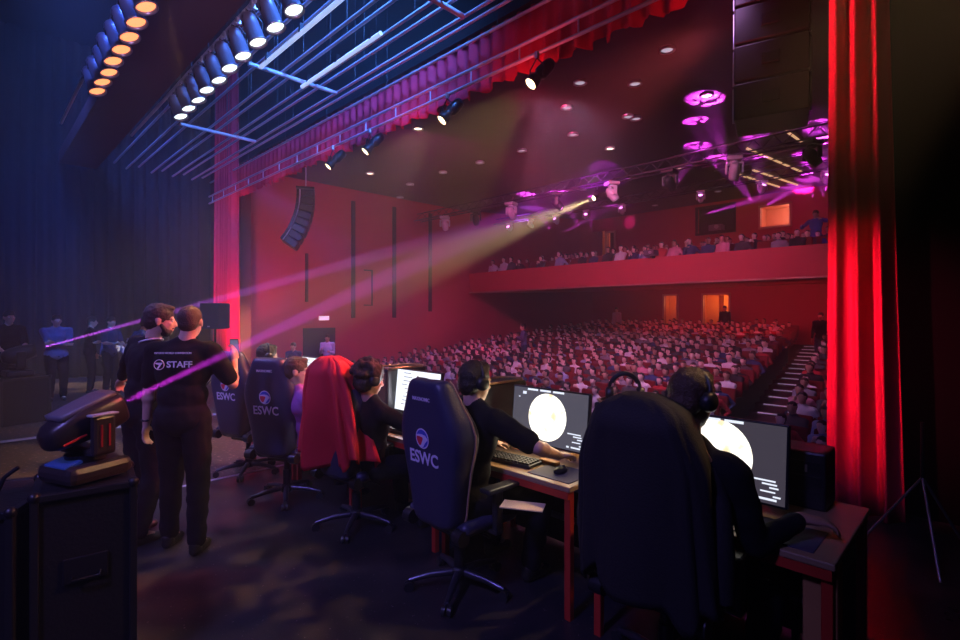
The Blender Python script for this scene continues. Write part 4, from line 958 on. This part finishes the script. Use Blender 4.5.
def figure(label, loc, yaw, hip=(0, 0, .97), lean=(0, .03, 1), headf=(0, 1, 0), roll=0, headoff=(0, .02, 0), hands=None, poles=None, feet=None, kpoles=None, hdir=None, hn=None,
           curl=(.4, .4), skin=None, top=None, sleeve='short', bottom=None, hair=None, hairstyle='short', beard=None, scale=1.0, voxel=.0095, shoes=None, group=None, twist=0.0, girth=1.0):
    skin = skin or SKIN; top = top or TEE; bottom = bottom or JEANS; hair = hair or HAIRD; shoes = shoes or SHOE
    hip = V(hip); u = V(lean).normalized(); side = V((1, 0, 0)); side = (Matrix.Rotation(twist, 3, 'Z') @ side); side = (side-u*side.dot(u)).normalized(); f = u.cross(side)
    Mt = Matrix((side, f, u)).transposed(); G = girth
    waist = hip+u*.15; chest = hip+u*.34+f*.005; neck = hip+u*.52; 
    hc = neck+u*.085+V(headoff)+V((0, 0, .065)); Mh = head_basis(headf, roll)
    sh = [neck-u*.055+side*.175*q*G for q in (-1, 1)]
    feet = feet or [(-.11, 0, .085), (.11, 0, .085)]; kpoles = kpoles or [(0, 1, 0), (0, 1, 0)]; poles = poles or [(-.3, -1, -.2), (.3, -1, -.2)]
    hands = hands or [(-.26, .05, .82), (.26, .05, .82)]
    hj = [hip+side*.092*q-V((0, 0, .03)) for q in (-1, 1)]
    legs = [ik(hj[i], feet[i], .43, .43, kpoles[i]) for i in (0, 1)]; arms = [ik(sh[i], hands[i], .285, .255, poles[i]) for i in (0, 1)]
    def torso(mb, e=0.0):
        mb.ell(chest, ((.165+e)*G, (.108+e)*G, .19+e), Mt, 18, 12).ell(waist, ((.142+e)*G, (.100+e)*G, .17), Mt, 18, 12).ell(hip+u*.0, ((.162+e)*G, (.115+e)*G, .12+e), Mt, 18, 10)
        for i, q in ((0, -1), (1, 1)):
            mb.caps(sh[i], neck-u*.06, .058+e, .062+e); mb.caps(sh[i]-u*.01, neck+u*.01, .036+e*.6, .050+e*.4)
            mb.ell(chest+side*.085*q+u*.04-f*.03, (.085+e, .08+e, .12), Mt, 12, 8)
    # body
    mb = MB(); torso(mb)
    mb.caps(neck-u*.05, hc-Mh@V((0, .015, .05)), .056, .054)
    mb.ell(hc+Mh@V((0, -.008, .030)), (.076, .096, .088), Mh, 22, 14)         # cranium
    mb.ell(hc+Mh@V((0, .030, -.030)), (.060, .066, .080), Mh, 18, 12)         # face
    mb.ell(hc+Mh@V((0, .052, -.085)), (.036, .034, .028), Mh, 14, 8)          # chin and jaw
    for q in (-1, 1):
        mb.ell(hc+Mh@V((q*.036, .072, -.018)), (.020, .018, .016), Mh, 10, 6)  # cheek
        mb.ell(hc+Mh@V((q*.030, .084, .022)), (.024, .010, .008), Mh, 10, 6)   # brow
        mb.ell(hc+Mh@V((q*.079, -.004, -.008)), (.009, .018, .032), Mh @ Matrix.Rotation(.25*q, 3, 'Z'), 12, 8)  # ear
    mb.caps(hc+Mh@V((0, .088, .014)), hc+Mh@V((0, .112, -.024)), .009, .0135, 8); mb.ell(hc+Mh@V((0, .104, -.028)), (.017, .012, .009), Mh, 10, 6)
    mb.ell(hc+Mh@V((0, .090, -.054)), (.024, .011, .007), Mh, 10, 6).ell(hc+Mh@V((0, .088, -.064)), (.020, .010, .007), Mh, 10, 6)
    for i in (0, 1):
        el, wr = arms[i]; mb.caps(sh[i], el, .050*G, .039); mb.caps(el, wr, .040, .026); mb.ell(el.lerp(wr, .25), (.044, .044, .044))
        dd = V(hdir[i]) if hdir and hdir[i] else (wr-el); nn = V(hn[i]) if hn and hn[i] else (side*(1 if i == 0 else -1))
        # the thumb is on the side facing forward / inward
        d_ = dd.normalized(); n2 = (nn-d_*nn.dot(d_)).normalized(); tt = d_.cross(n2); ref = V((1 if i == 0 else -1, .8, .3)); th = 1 if tt.dot(ref) > 0 else -1
        hand(mb, wr, dd, nn, curl[i], th)
        kn, an = legs[i]; mb.caps(hj[i], kn, .082*G, .055); mb.caps(kn, an, .054, .036); mb.ell(kn.lerp(an, .28)+V((0, -.012, 0)), (.052, .056, .075))
        mb.caps(an, an+V((0, .10, -.04)), .036, .030)
    me = blob(mb, voxel, 3, .5); body = obj('person', me, [skin]); body.location = loc; body.rotation_euler = (0, 0, yaw); body.scale = (scale,)*3
    tag(body, label, 'person', group)
    # shirt
    mb = MB(); torso(mb, .013); 
    for i in (0, 1):
        el, wr = arms[i]
        if sleeve == 'short': mb.caps(sh[i], sh[i].lerp(el, .80), .066*G, .062)
        else: mb.caps(sh[i], el, .064*G, .052); mb.caps(el, el.lerp(wr, .88), .053, .038)
    mb.ell(hip-u*.02, (.176*G, .128*G, .13), Mt, 18, 10)
    obj('shirt', blob(mb, .013, 3, .5, wrinkle(.009, 14)), [top], body)
    # trousers
    mb = MB(); mb.ell(hip-V((0, 0, .02)), (.170*G, .122*G, .115), Mt, 18, 10)
    for i in (0, 1): kn, an = legs[i]; mb.caps(hj[i], kn, .098*G, .078); mb.caps(kn, kn.lerp(an, .94), .078, .062); mb.ell(kn.lerp(an, .28)+V((0, -.012, 0)), (.070, .072, .10))
    obj('trousers', blob(mb, .014, 3, .5, wrinkle(.010, 16)), [bottom], body)
    for i in (0, 1):
        an = legs[i][1]; mb = MB(); mb.caps(an+V((0, -.02, -.01)), an+V((0, -.01, -.045)), .044, .040).caps(an+V((0, -.03, -.045)), an+V((0, .14, -.052)), .038, .034).caps(an+V((0, .02, -.015)), an+V((0, .10, -.045)), .036, .034)
        zmin = an.z-.085
        obj('shoe', blob(mb, .011, 2, .5, lambda c, n_: V((c.x, c.y, max(c.z, zmin)))), [shoes], body)
    # hair
    mb = MB()
    if hairstyle == 'buzz': mb.ell(hc+Mh@V((0, -.013, .036)), (.079, .096, .088), Mh, 22, 14).ell(hc+Mh@V((0, -.045, -.01)), (.068, .060, .062), Mh, 18, 10)
    elif hairstyle == 'short': mb.ell(hc+Mh@V((0, -.012, .042)), (.083, .101, .092), Mh, 22, 14).ell(hc+Mh@V((0, -.045, -.01)), (.073, .064, .070), Mh, 18, 10).ell(hc+Mh@V((0, .045, .098)), (.055, .045, .028), Mh, 14, 8)
    elif hairstyle == 'curly':
        mb.ell(hc+Mh@V((0, -.018, .045)), (.098, .112, .098), Mh, 22, 14).ell(hc+Mh@V((0, -.05, -.02)), (.088, .075, .085), Mh, 18, 10)
        rr = random.Random(4)
        for q in range(70):
            a, b_ = rr.uniform(0, 2*PI), rr.uniform(-.35, 1.5); mb.ell(hc+Mh@V((.098*math.cos(a)*math.cos(b_), -.02+.112*math.sin(a)*math.cos(b_)-.012, .045+.098*math.sin(b_))) if math.sin(a)*math.cos(b_) < .55 or b_ > .5 else hc, (.027,)*3, None, 8, 6)
    if hairstyle != 'none':
        obj('hair', blob(mb, .010, 1, .5, wrinkle(.006 if hairstyle != 'buzz' else .001, 60)), [hair], body)
    if hairstyle == 'cap' : pass
    if beard:
        mb = MB(); mb.ell(hc+Mh@V((0, .045, -.078)), (.052, .048, .040), Mh, 16, 10)
        for q in (-1, 1): mb.caps(hc+Mh@V((q*.066, .02, -.03)), hc+Mh@V((q*.045, .050, -.078)), .014, .02)
        mb.caps(hc+Mh@V((-.025, .094, -.046)), hc+Mh@V((.025, .094, -.046)), .006, .006)
        obj('beard', blob(mb, .009, 1, .5, wrinkle(.003, 80)), [hair], body)
    for q in (-1, 1):
        MB().ell(hc+Mh@V((q*.030, .079, .006)), (.011, .011, .009), Mh, 12, 8).build('eye', [EYEW], body)
    return body, dict(hc=hc, Mh=Mh, chest=chest, neck=neck, u=u, f=f, side=side, Mt=Mt, arms=arms)
def wear_headset(body, I, label, m=BLKPL):
    M = body.matrix_basis.copy() if False else Matrix.LocRotScale(body.location, body.rotation_euler, body.scale)
    p = M @ (I['hc']+I['Mh']@V((0, -.01, .025))); R = (M.to_3x3().normalized() @ I['Mh']).to_euler()
    t = headset(label, p, R, m, r=.094, grp='headphones worn by players'); return t

def yaw_to(dx, dy): return math.atan2(dy, dx)-PI/2

# --- staff man with short hair, back to the camera, holding a phone up in his right hand
S2 = (-4.11, 1.09, 0); yaw2 = yaw_to(-1, .95)
b, I = figure('person in a black STAFF t-shirt with cropped hair, arm raised, back turned', S2, yaw2, hip=(0, 0, .97), headf=(-.12, 1, -.03), headoff=(0.03, .03, 0),
     hands=[(-.29, .04, .84), (.25, .26, 1.34)], poles=[(-.9, -.5, -.1), (.5, -.3, -1)], hdir=[None, (-.05, .2, 1)], hn=[None, (-1, .3, 0)], curl=(.45, .7),
     feet=[(-.13, .06, .085), (.13, -.06, .085)], hairstyle='buzz', hair=HAIRB, skin=SKIN, girth=1.12, scale=1.0)
def on_back(I, x, z, y): return Matrix.Translation(I['chest']+I['side']*x+I['u']*z-I['f']*y) @ Matrix((I['side'], I['u'], -I['f'])).transposed().to_4x4()
text('shirt_lettering', 'STAFF', .060, [WHITEPRINT], b, on_back(I, .055, .035, .158), xs=1.1, bold=.0012)
text('shirt_small_lettering', 'ESPORTS WORLD CONVENTION', .017, [WHITEPRINT], b, on_back(I, .01, .115, .158), bold=.0004)
mb = MB(); mb.tube([(on_back(I, -.083, .035, .158) @ V((.034*math.cos(2*PI*i/28), .034*math.sin(2*PI*i/28), 0))) for i in range(28)], .0022, 6, close=True)
mb.prism([(-.026, .014), (.026, .014), (.012, -.004), (-.004, -.028), (-.014, -.026), (.0, -.002), (-.024, .006)], on_back(I, -.083, .035, .1585), .001)
mb.build('shirt_emblem', [WHITEPRINT], b)
hd = I['arms'][1][1]
t = thing('smartphone', 'dark phone in the raised hand of the cropped hair staff man', 'phone', (0, 0, 0)); 
Mw = Matrix.LocRotScale(b.location, b.rotation_euler, b.scale)
t.location = Mw @ (hd+V((-.01, .03, .10))); t.rotation_euler = (.2, 0, yaw2)
MB().box((0, 0, 0), (.07, .009, .14), bev=.004).build('case', [BLKPL], t)
MB().box((0, -.005, 0), (.062, .002, .125)).build('screen', [mat('phone_screen', (.02, .02, .03), .2, em=(.5, .5, .9), es=.25)], t)
wa = MB().box(I['arms'][0][1]+V((0, 0, .03)), (.055, .06, .018), bev=.008).build('wristband', [BLKPL], b)

# --- bearded staff man behind him, in a long black sleeve, turned in profile to the right
S1 = (-4.55, .93, 0); yaw1 = yaw_to(-.25, 1)
b, I = figure('person with dark hair and beard in a long-sleeved black top, leaning in to talk', S1, yaw1, hip=(0, 0, .97), lean=(.14, .06, 1), headf=(.55, .9, -.12), headoff=(0.04, .03, 0),
     hands=[(-.60, .12, 1.12), (.20, .22, 1.02)], poles=[(-1, -.6, .1), (.6, -1, -.2)], feet=[(-.12, 0, .085), (.12, -.08, .085)], hairstyle='short', beard=True, sleeve='long', skin=SKIN, girth=1.05, scale=1.01, curl=(.6, .6))
t = thing('lanyard', 'pale lanyard around the neck of the bearded staff man', 'lanyard', S1, yaw1)
nk = I['neck']
MB().tube([nk+V((.085*math.cos(a)*1.0, .075*math.sin(a)+.0, .012+.02*math.cos(a*1))) for a in [2*PI*k/20 for k in range(20)]], .006, 6, close=True).build('strap', [WHITEPRINT], t)

# --- third staff man further back, cap worn backwards, looking down
b, I = figure('person in navy shirt and cap with headphones, head bent, further upstage', (-8.35, 1.60, 0), yaw_to(-.1, 1), hip=(0, 0, .93), lean=(.05, .22, 1), headf=(.5, .8, -.45), headoff=(0, .06, -.02),
     hands=[(-.16, .38, 1.02), (.14, .38, 1.02)], hairstyle='short', sleeve='short', top=NAVY, skin=SKIN, voxel=.013, curl=(.7, .7))
MB().ell(I['hc']+I['Mh']@V((0, -.01, .055)), (.090, .106, .082), I['Mh'], 20, 12).box(I['hc']+I['Mh']@V((0, .12, .065)), (.13, .09, .012), I['Mh'], bev=.005).build('cap', [NAVY], b)
MB().box(I['chest']-I['f']*.135+I['u']*.05, (.22, .006, .05), I['Mt']).box(I['chest']-I['f']*.135-I['u']*.01-I['side']*.02, (.16, .006, .035), I['Mt']).build('shirt_print', [WHITEPRINT], b)
wear_headset(b, I, 'black headphones on the navy-shirted person wearing a cap')

# --- distant people in the dark of the stage side
PALEB = mat('pale_blue_shirt', (.09, .12, .26), .8, bump=.2)
b, I = figure('person in a pale blue shirt with arms folded, standing in the dark wing', (-12.94, 1.22, 0), yaw_to(.95, .1), hip=(0, 0, .95), hands=[(.08, .22, 1.18), (-.08, .24, 1.15)], poles=[(-1, .2, -.6), (1, .2, -.6)],
     hairstyle='short', top=PALEB, sleeve='long', voxel=.016, girth=1.15, scale=.97)
figure('person in dark clothes at the outer edge of the dark wing', (-12.2, .50, 0), yaw_to(1, .3), hands=[(-.16, .30, 1.05), (.16, .30, 1.05)], hairstyle='short', top=TEE, voxel=.016, group=None)
figure('person in dark clothes standing beyond the man in pale blue, arm bent', (-13.7, 1.85, 0), yaw_to(.2, 1), hands=[(-.25, .10, .86), (.2, .35, 1.2)], hairstyle='short', top=TEE, voxel=.018, scale=.93)
figure('person in a dark top with light forearms next to the capped staff man', (-13.4, 2.15, 0), yaw_to(.8, .6), hands=[(-.2, .3, 1.0), (.2, .35, 1.15)], hairstyle='short', top=NAVY, voxel=.018, scale=.93)
figure('person in pale blue crouched low between the distant standing figures', (-14.6, 2.35, 0), yaw_to(1, .3), hip=(0, 0, .62), lean=(0, .3, 1), feet=[(-.13, .1, .085), (.13, .1, .085)], kpoles=[(-.3, 1, .5), (.3, 1, .5)], hands=[(-.2, .4, .75), (.2, .4, .75)], hairstyle='short', top=PALEB, voxel=.018, scale=.95)

# --- players (seated, facing the audience and their monitors)
def sitter(label, x, y, yaw, headp, headf, rh, lh, rdir=(.0, 1, -.12), **k):
    """head position and hand positions given in world metres around the seat"""
    R = Matrix.Rotation(-yaw, 3, 'Z'); L = lambda p: R @ (V(p)-V((x, y, 0)))
    hip = V((0, .0, .57)); y0_ = y; hp_ = L(headp); tgt = hp_-V((0, 0, .065)); lean = (tgt-hip).normalized()
    off = tgt-(hip+lean*(.52+.085))
    return figure(label, (x, y, 0), yaw, hip=hip, lean=lean, headf=R @ V(headf), headoff=off, hands=[L(lh), L(rh)], hdir=[R @ V((.1, 1, -.1)), R @ V(rdir)], hn=[(0, 0, -1), (0, 0, -1)],
                  feet=[(-.20, .42, .085), (.20, .36, .085)], kpoles=[(-.35, .6, 1), (.35, .6, 1)], **k)
b, I = sitter('person in black hoodie and headphones leaning to the nearest monitor', -1.02, 2.22, -.12, (-.93, 2.23, 1.265), (.25, 1, -.2), (-.59, 2.47, .80), (-1.20, 2.44, .80), rdir=(.85, .45, -.08), poles=[(-.9, -.5, .0), (.15, 0, -1)], sleeve='long', hairstyle='short', hair=HAIRB, girth=1.12, scale=1.05, curl=(.5, .6), skin=SKIN2)
wear_headset(b, I, 'black headphones worn by the player at the nearest monitor')
b, I = sitter('person in black t-shirt and headphones playing at the second monitor', -2.31, 2.17, -.05, (-2.27, 2.22, 1.215), (.12, 1, -.12), (-1.88, 2.52, .80), (-2.36, 2.44, .80), poles=[(-.9, -.6, 0), (1, -.5, -.1)], sleeve='short', hairstyle='short', girth=1.08, curl=(.5, .55), skin=SKIN, scale=1.05)
wear_headset(b, I, 'black headphones worn by the player at the second monitor')
b, I = sitter('person with curly dark hair and headphones beside the red jacket', -3.42, 2.22, -.05, (-3.28, 2.12, 1.21), (.1, 1, -.25), (-3.10, 2.56, .80), (-3.52, 2.46, .80), poles=[(-.9, -.6, 0), (1, -.5, -.1)], sleeve='short', hairstyle='curly', girth=1.0, curl=(.5, .55), skin=SKIN)
wear_headset(b, I, 'black headphones worn over curly hair by the player near the red jacket')
PURPLE = mat('purple_shirt', (.40, .12, .42), .8, bump=.2)
b, I = sitter('person with brown hair in a purple top facing a white monitor', -4.42, 2.18, -.1, (-4.30, 2.03, 1.20), (.55, .9, -.1), (-4.18, 2.55, .80), (-4.70, 2.50, .80), poles=[(-.9, -.6, 0), (1, -.5, -.1)], sleeve='short', top=PURPLE, hairstyle='short', hair=HAIRB, girth=1.0, curl=(.4, .4), skin=SKIN)
b, I = sitter('person in dark top and headphones at the farthest desk', -5.46, 2.17, 0, (-5.33, 2.20, 1.26), (.1, 1, -.1), (-5.2, 2.5, .80), (-5.6, 2.5, .80), sleeve='short', hairstyle='short', voxel=.012)
wear_headset(b, I, 'black headphones worn by the player at the farthest desk')
# seated official and a man standing in the side doorway
SHW = mat('white_shirt', (.62, .60, .68), .8, bump=.2)
b, I = figure('person in a white shirt standing in the dark side doorway, forearms raised', (-15.35, 8.32, -.70), yaw_to(.9, -.8), hip=(0, 0, .95), lean=(0, .1, 1), hands=[(-.12, .30, 1.18), (.14, .28, 1.25)], hairstyle='short', top=SHW, sleeve='long', voxel=.018)
figure('person in a dark suit seated by the side doorway', (-14.9, 6.95, -.80), yaw_to(.9, -.8), hip=(0, 0, .85), hands=[(-.12, .30, 1.0), (.14, .28, 1.0)], hairstyle='short', top=NAVY, sleeve='long', voxel=.018)
# people standing in the auditorium
def stand_aud(label, x, y, z, yaw, top, hands=None, sc=1.0, lean=(0, .03, 1)): return figure(label, (x, y, z), yaw, top=top, bottom=NAVY, hands=hands, sleeve='long', hairstyle='short', voxel=.02, scale=sc, lean=lean)
r = ray(725, 322); yy = 24.2; stand_aud('person in black clothes standing before the lit double door', -(1-(725-480)/512)/(1+(725-480)/512)*yy, yy, HFL(yy)-.02, PI, TEE)
yy = 22.6; f_ = lambda px, y: -(1-(px-480)/512)/(1+(px-480)/512)*y
stand_aud('person in a black suit and white shirt standing at the top of the aisle', f_(821, 19.8), 19.8, HFL(19.8)+.05, PI, TEE)
stand_aud('person in a grey-blue shirt standing among the seats mid crowd', f_(524, 14.6), 14.6, HFL(14.6)+.1, PI*.8, PALEB, hands=[(-.1, .3, 1.3), (.1, .3, 1.3)])
stand_aud('person in a pale shirt standing at the back of the stalls', f_(617, 23.6), 23.6, HFL(23.6)+.0, PI, SHW)
stand_aud('person standing on the balcony near the curtain holding up a phone', f_(816, 18.6), 18.6, 3.15, PI, mat('blue_jacket', (.06, .08, .4), .7), hands=[(-.2, .3, 1.45), (.35, .2, 1.3)])
# ------------------------------------------------------------------ audience
CSK = [mat('face_light', (.80, .56, .50), .6), mat('face_tan', (.50, .30, .22), .6)]
CHR = [mat('crowd_hair_black', (.015, .012, .012), .6), mat('crowd_hair_brown', (.06, .03, .02), .6)]
CSH = [('white', (.70, .68, .74)), ('black', (.02, .02, .025)), ('grey', (.25, .25, .30)), ('navy', (.03, .05, .15)), ('red', (.45, .03, .04)), ('pale blue', (.30, .38, .60)), ('maroon', (.18, .03, .05)), ('charcoal', (.07, .07, .08)), ('pink', (.60, .25, .35))]
CSM = [mat('shirt_'+n.replace(' ', '_'), c, .85) for n, c in CSH]
CTR = mat('crowd_trousers', (.03, .03, .06), .8)
def crowd_person(seed):
    r = random.Random(seed); mb = MB(); hip = V((0, .05, .50)); ln = r.uniform(-.05, .16); u = V((r.uniform(-.06, .06), ln, 1)).normalized(); nk = hip+u*.50; hf = V((r.uniform(-.35, .35), 1, r.uniform(-.2, .05)))
    Mh = head_basis(hf); hc = nk+u*.10+V((0, .02, .05))
    mb.ell(hip+u*.32, (.19, .12, .21), n=12, m=8).ell(hip+u*.1, (.17, .13, .17), n=12, m=8).caps(nk, hc, .06, .055, 8)
    mb.ell(hc+Mh@V((0, -.005, .025)), (.086, .103, .100), Mh, 12, 8).ell(hc+Mh@V((0, .035, -.04)), (.060, .060, .072), Mh, 10, 6).ell(hc+Mh@V((0, .10, -.02)), (.016, .02, .02), Mh, 8, 6)
    for i, q in ((0, -1), (1, 1)):
        s = nk-u*.07+V((.18*q, 0, 0)); mode = r.choice([0, 0, 0, 1, 2])
        h_ = [V((q*.10, .36, .52)), V((q*.05, .30, .95)), V((q*.28, .20, .62))][mode]
        el, wr = ik(s, h_, .29, .26, (q*.6, -.5, -1)); mb.caps(s, nk-u*.06, .07, .07, 8).caps(s, el, .060, .050, 8).caps(el, wr, .048, .036, 8).ell(wr+(wr-el).normalized()*.05, (.045, .045, .045), n=8, m=6)
        kn = V((q*.14, .50, .50)); mb.caps(V((q*.10, .05, .44)), kn, .095, .07, 8).caps(kn, V((q*.14, .46, .08)), .07, .05, 8).caps(V((q*.14, .44, .05)), V((q*.14, .60, .04)), .045, .04, 8)
        ends = None
        mb.hands = getattr(mb, 'hands', []) + [(el, wr)]
    me = blob(mb, .031, 1, .4)
    mi = []
    for p in me.polygons:
        c = p.center; l = Mh.transposed() @ (c-hc)
        if (c-hc).dot(u) > -.11 and (c-hc).length < .22: k = 3 if (l.z > .035+.55*max(0, l.y)) or (l.y < .01 and l.z > -.07) else 0
        elif any((c-w_).dot((w_-e).normalized()) > -.01 and (c-w_).length < .14 for e, w_ in mb.hands): k = 0
        elif c.z < .56 and (c.y > .16 or c.z < .36): k = 2
        else: k = 1
        mi.append(k)
    me.polygons.foreach_set('material_index', mi)
    for q in range(4): me.materials.append([CSK[0], CSM[0], CTR, CHR[0]][q])
    me.update(); return me
CP = [crowd_person(s) for s in range(9)]
def seat_parts():
    a = MB().box((0, -.15, .68), (.42, .08, .50), rotM('X', 8), bev=.04).mesh('seat_back'); b = MB().box((0, .12, .36), (.40, .42, .10), bev=.04).mesh('seat_cushion')
    c = MB().box((-.215, .06, .30), (.04, .40, .60), bev=.015).mesh('seat_side')
    for m_ in (a, b): m_.materials.append(SEATRED)
    c.materials.append(BLKPL); return a, b, c
SA, SB, SCC = seat_parts()
rnd = random.Random(21)
spots = []       # (x, y, z, row, seat-from-aisle, block)
row = 0
y = 8.4
while y < 24.0:
    row += 1; ax = AX(y)
    for k in range(31):
        x = ax-.75-k*.45
        if x < -15.6: break
        spots.append((x, y, HFL(y), row, k+1, 'centre'))
    for k in range(6):
        x = ax+.75+k*.46; px = 480+512*((y+x)/(y-x)) if y-x > .1 else 9999
        if px > 850: break
        spots.append((x, y, HFL(y), row, k+1, 'side'))
    y += .74
brow = 0
for y, z in ((16.2, 2.9), (17.3, 3.03), (18.4, 3.17), (19.6, 3.31), (20.9, 3.47), (22.2, 3.62)):
    brow += 1
    for k in range(24):
        x = -15.2+k*.50; px = 480+512*((y+x)/(y-x))
        if px > 838: break
        spots.append((x, y, z, brow, k+1, 'balcony'))
def vis(s):
    x, y, z = s[:3]; d = (y-x)/1.41421; px = 480+512*(y+x)/(y-x); py = 314-(z+1.2-1.7)*512/d
    if px > 842: return 0
    # hidden behind the desks, monitors and players in the photograph
    lim = 372 if px < 500 else (385 if px < 600 else (383 if px < 650 else (400 if px < 720 else (424 if px < 800 else 500))))
    return 1/d if py < lim else 0
seq = [s for s in spots if vis(s) > 0]; seq.sort(key=lambda s: -vis(s))
def slot_pick(r_): return r_.choices(range(9), [16, 28, 10, 17, 7, 5, 9, 18, 3])[0]
stuffP = []; stuffS = []; np_ = ns_ = 0
EN = {'centre': 'in the centre block', 'side': 'in the block by the curtain', 'balcony': 'on the balcony'}
for s in seq:
    x, y, z, row, k, blk = s; rr = random.Random(int(x*1000)+int(y*77)); occ = rr.random() < (.93 if blk != 'balcony' else .62)
    rz = PI + rr.uniform(-.12, .12) - .18
    jx = rr.uniform(-.06, .06)
    if ns_ < 300:
        place = ('%s row %s, %s seat from the aisle' % (ORD[row], EN[blk], ORD[k])) if blk != 'balcony' else ('%s balcony row, %s seat from the side wall' % (ORD[row], ORD[k]))
        t = bpy.data.objects.new('theatre_seat', SA); C.objects.link(t); t.location = (x, y, z); t.rotation_euler = (0, 0, PI-.18)
        tag(t, 'red theatre seat, %s' % place, 'seat', 'red theatre seats in the auditorium'); ns_ += 1
        for nm, me in (('cushion', SB), ('side_panel', SCC)):
            c = bpy.data.objects.new(nm, me); C.objects.link(c); c.parent = t
    else: stuffS.append((x, y, z, PI-.18))
    if not occ: continue
    mi_ = rr.randrange(len(CP)); sh_ = slot_pick(rr); sk = 0 if rr.random() < .7 else 1; hr = 0 if rr.random() < .7 else 1
    if np_ < 300:
        place = ('%s row %s, %s seat from aisle' % (ORD[row], EN[blk], ORD[k])) if blk != 'balcony' else ('%s balcony row, %s seat from side wall' % (ORD[row], ORD[k]))
        o = bpy.data.objects.new('person', CP[mi_]); C.objects.link(o); o.location = (x+jx, y-.02, z); o.rotation_euler = (0, 0, rz); sc = rr.uniform(.84, .96); o.scale = (sc,)*3
        for q, m_ in enumerate((CSK[sk], CSM[sh_], CTR, CHR[hr])): o.material_slots[q].link = 'OBJECT'; o.material_slots[q].material = m_
        tag(o, 'person, %s top, %s' % (CSH[sh_][0], place), 'person', 'seated audience'); np_ += 1
    else: stuffP.append((x+jx, y-.02, z, rz, rr.uniform(.84, .96), mi_, sk, sh_, hr))
def merged(name, items, mats_, fn):
    vs, fs, ms, base = [], [], [], 0
    for it in items:
        for me, M, remap in fn(it):
            n_ = len(me.vertices); a = np.empty(n_*3, 'f'); me.vertices.foreach_get('co', a); a = a.reshape(-1, 3)
            Mn = np.array(M); vs.append(a @ Mn[:3, :3].T + Mn[:3, 3])
            for p in me.polygons: fs.append([i+base for i in p.vertices]); ms.append(remap[p.material_index])
            base += n_
    me = bpy.data.meshes.new(name); me.from_pydata(np.concatenate(vs).tolist(), [], fs); me.polygons.foreach_set('material_index', ms); me.polygons.foreach_set('use_smooth', [True]*len(fs)); me.update()
    return obj(name, me, mats_)
allm = CSK+CHR+[CTR]+CSM
def pf(it):
    x, y, z, rz, sc, mi_, sk, sh_, hr = it
    M = Matrix.LocRotScale(V((x, y, z)), Matrix.Rotation(rz, 3, 'Z').to_quaternion(), V((sc,)*3)); return [(CP[mi_], M, [sk, 5+sh_, 4, 2+hr])]
if stuffP:
    o = merged('seated_crowd', stuffP, allm, pf); tag(o, 'rest of the seated audience in the back stalls and on the balcony', 'crowd', kind='stuff')
if stuffS:
    o = merged('theatre_seating', stuffS, [SEATRED, BLKPL], lambda it: [(SA, Matrix.Translation(it[:3]) @ Matrix.Rotation(it[3], 4, 'Z'), [0]), (SB, Matrix.Translation(it[:3]) @ Matrix.Rotation(it[3], 4, 'Z'), [0])])
    tag(o, 'rest of the red theatre seats in the back stalls and balcony', 'seats', kind='stuff')
print('CROWD', len(seq), np_, ns_, len(stuffP))
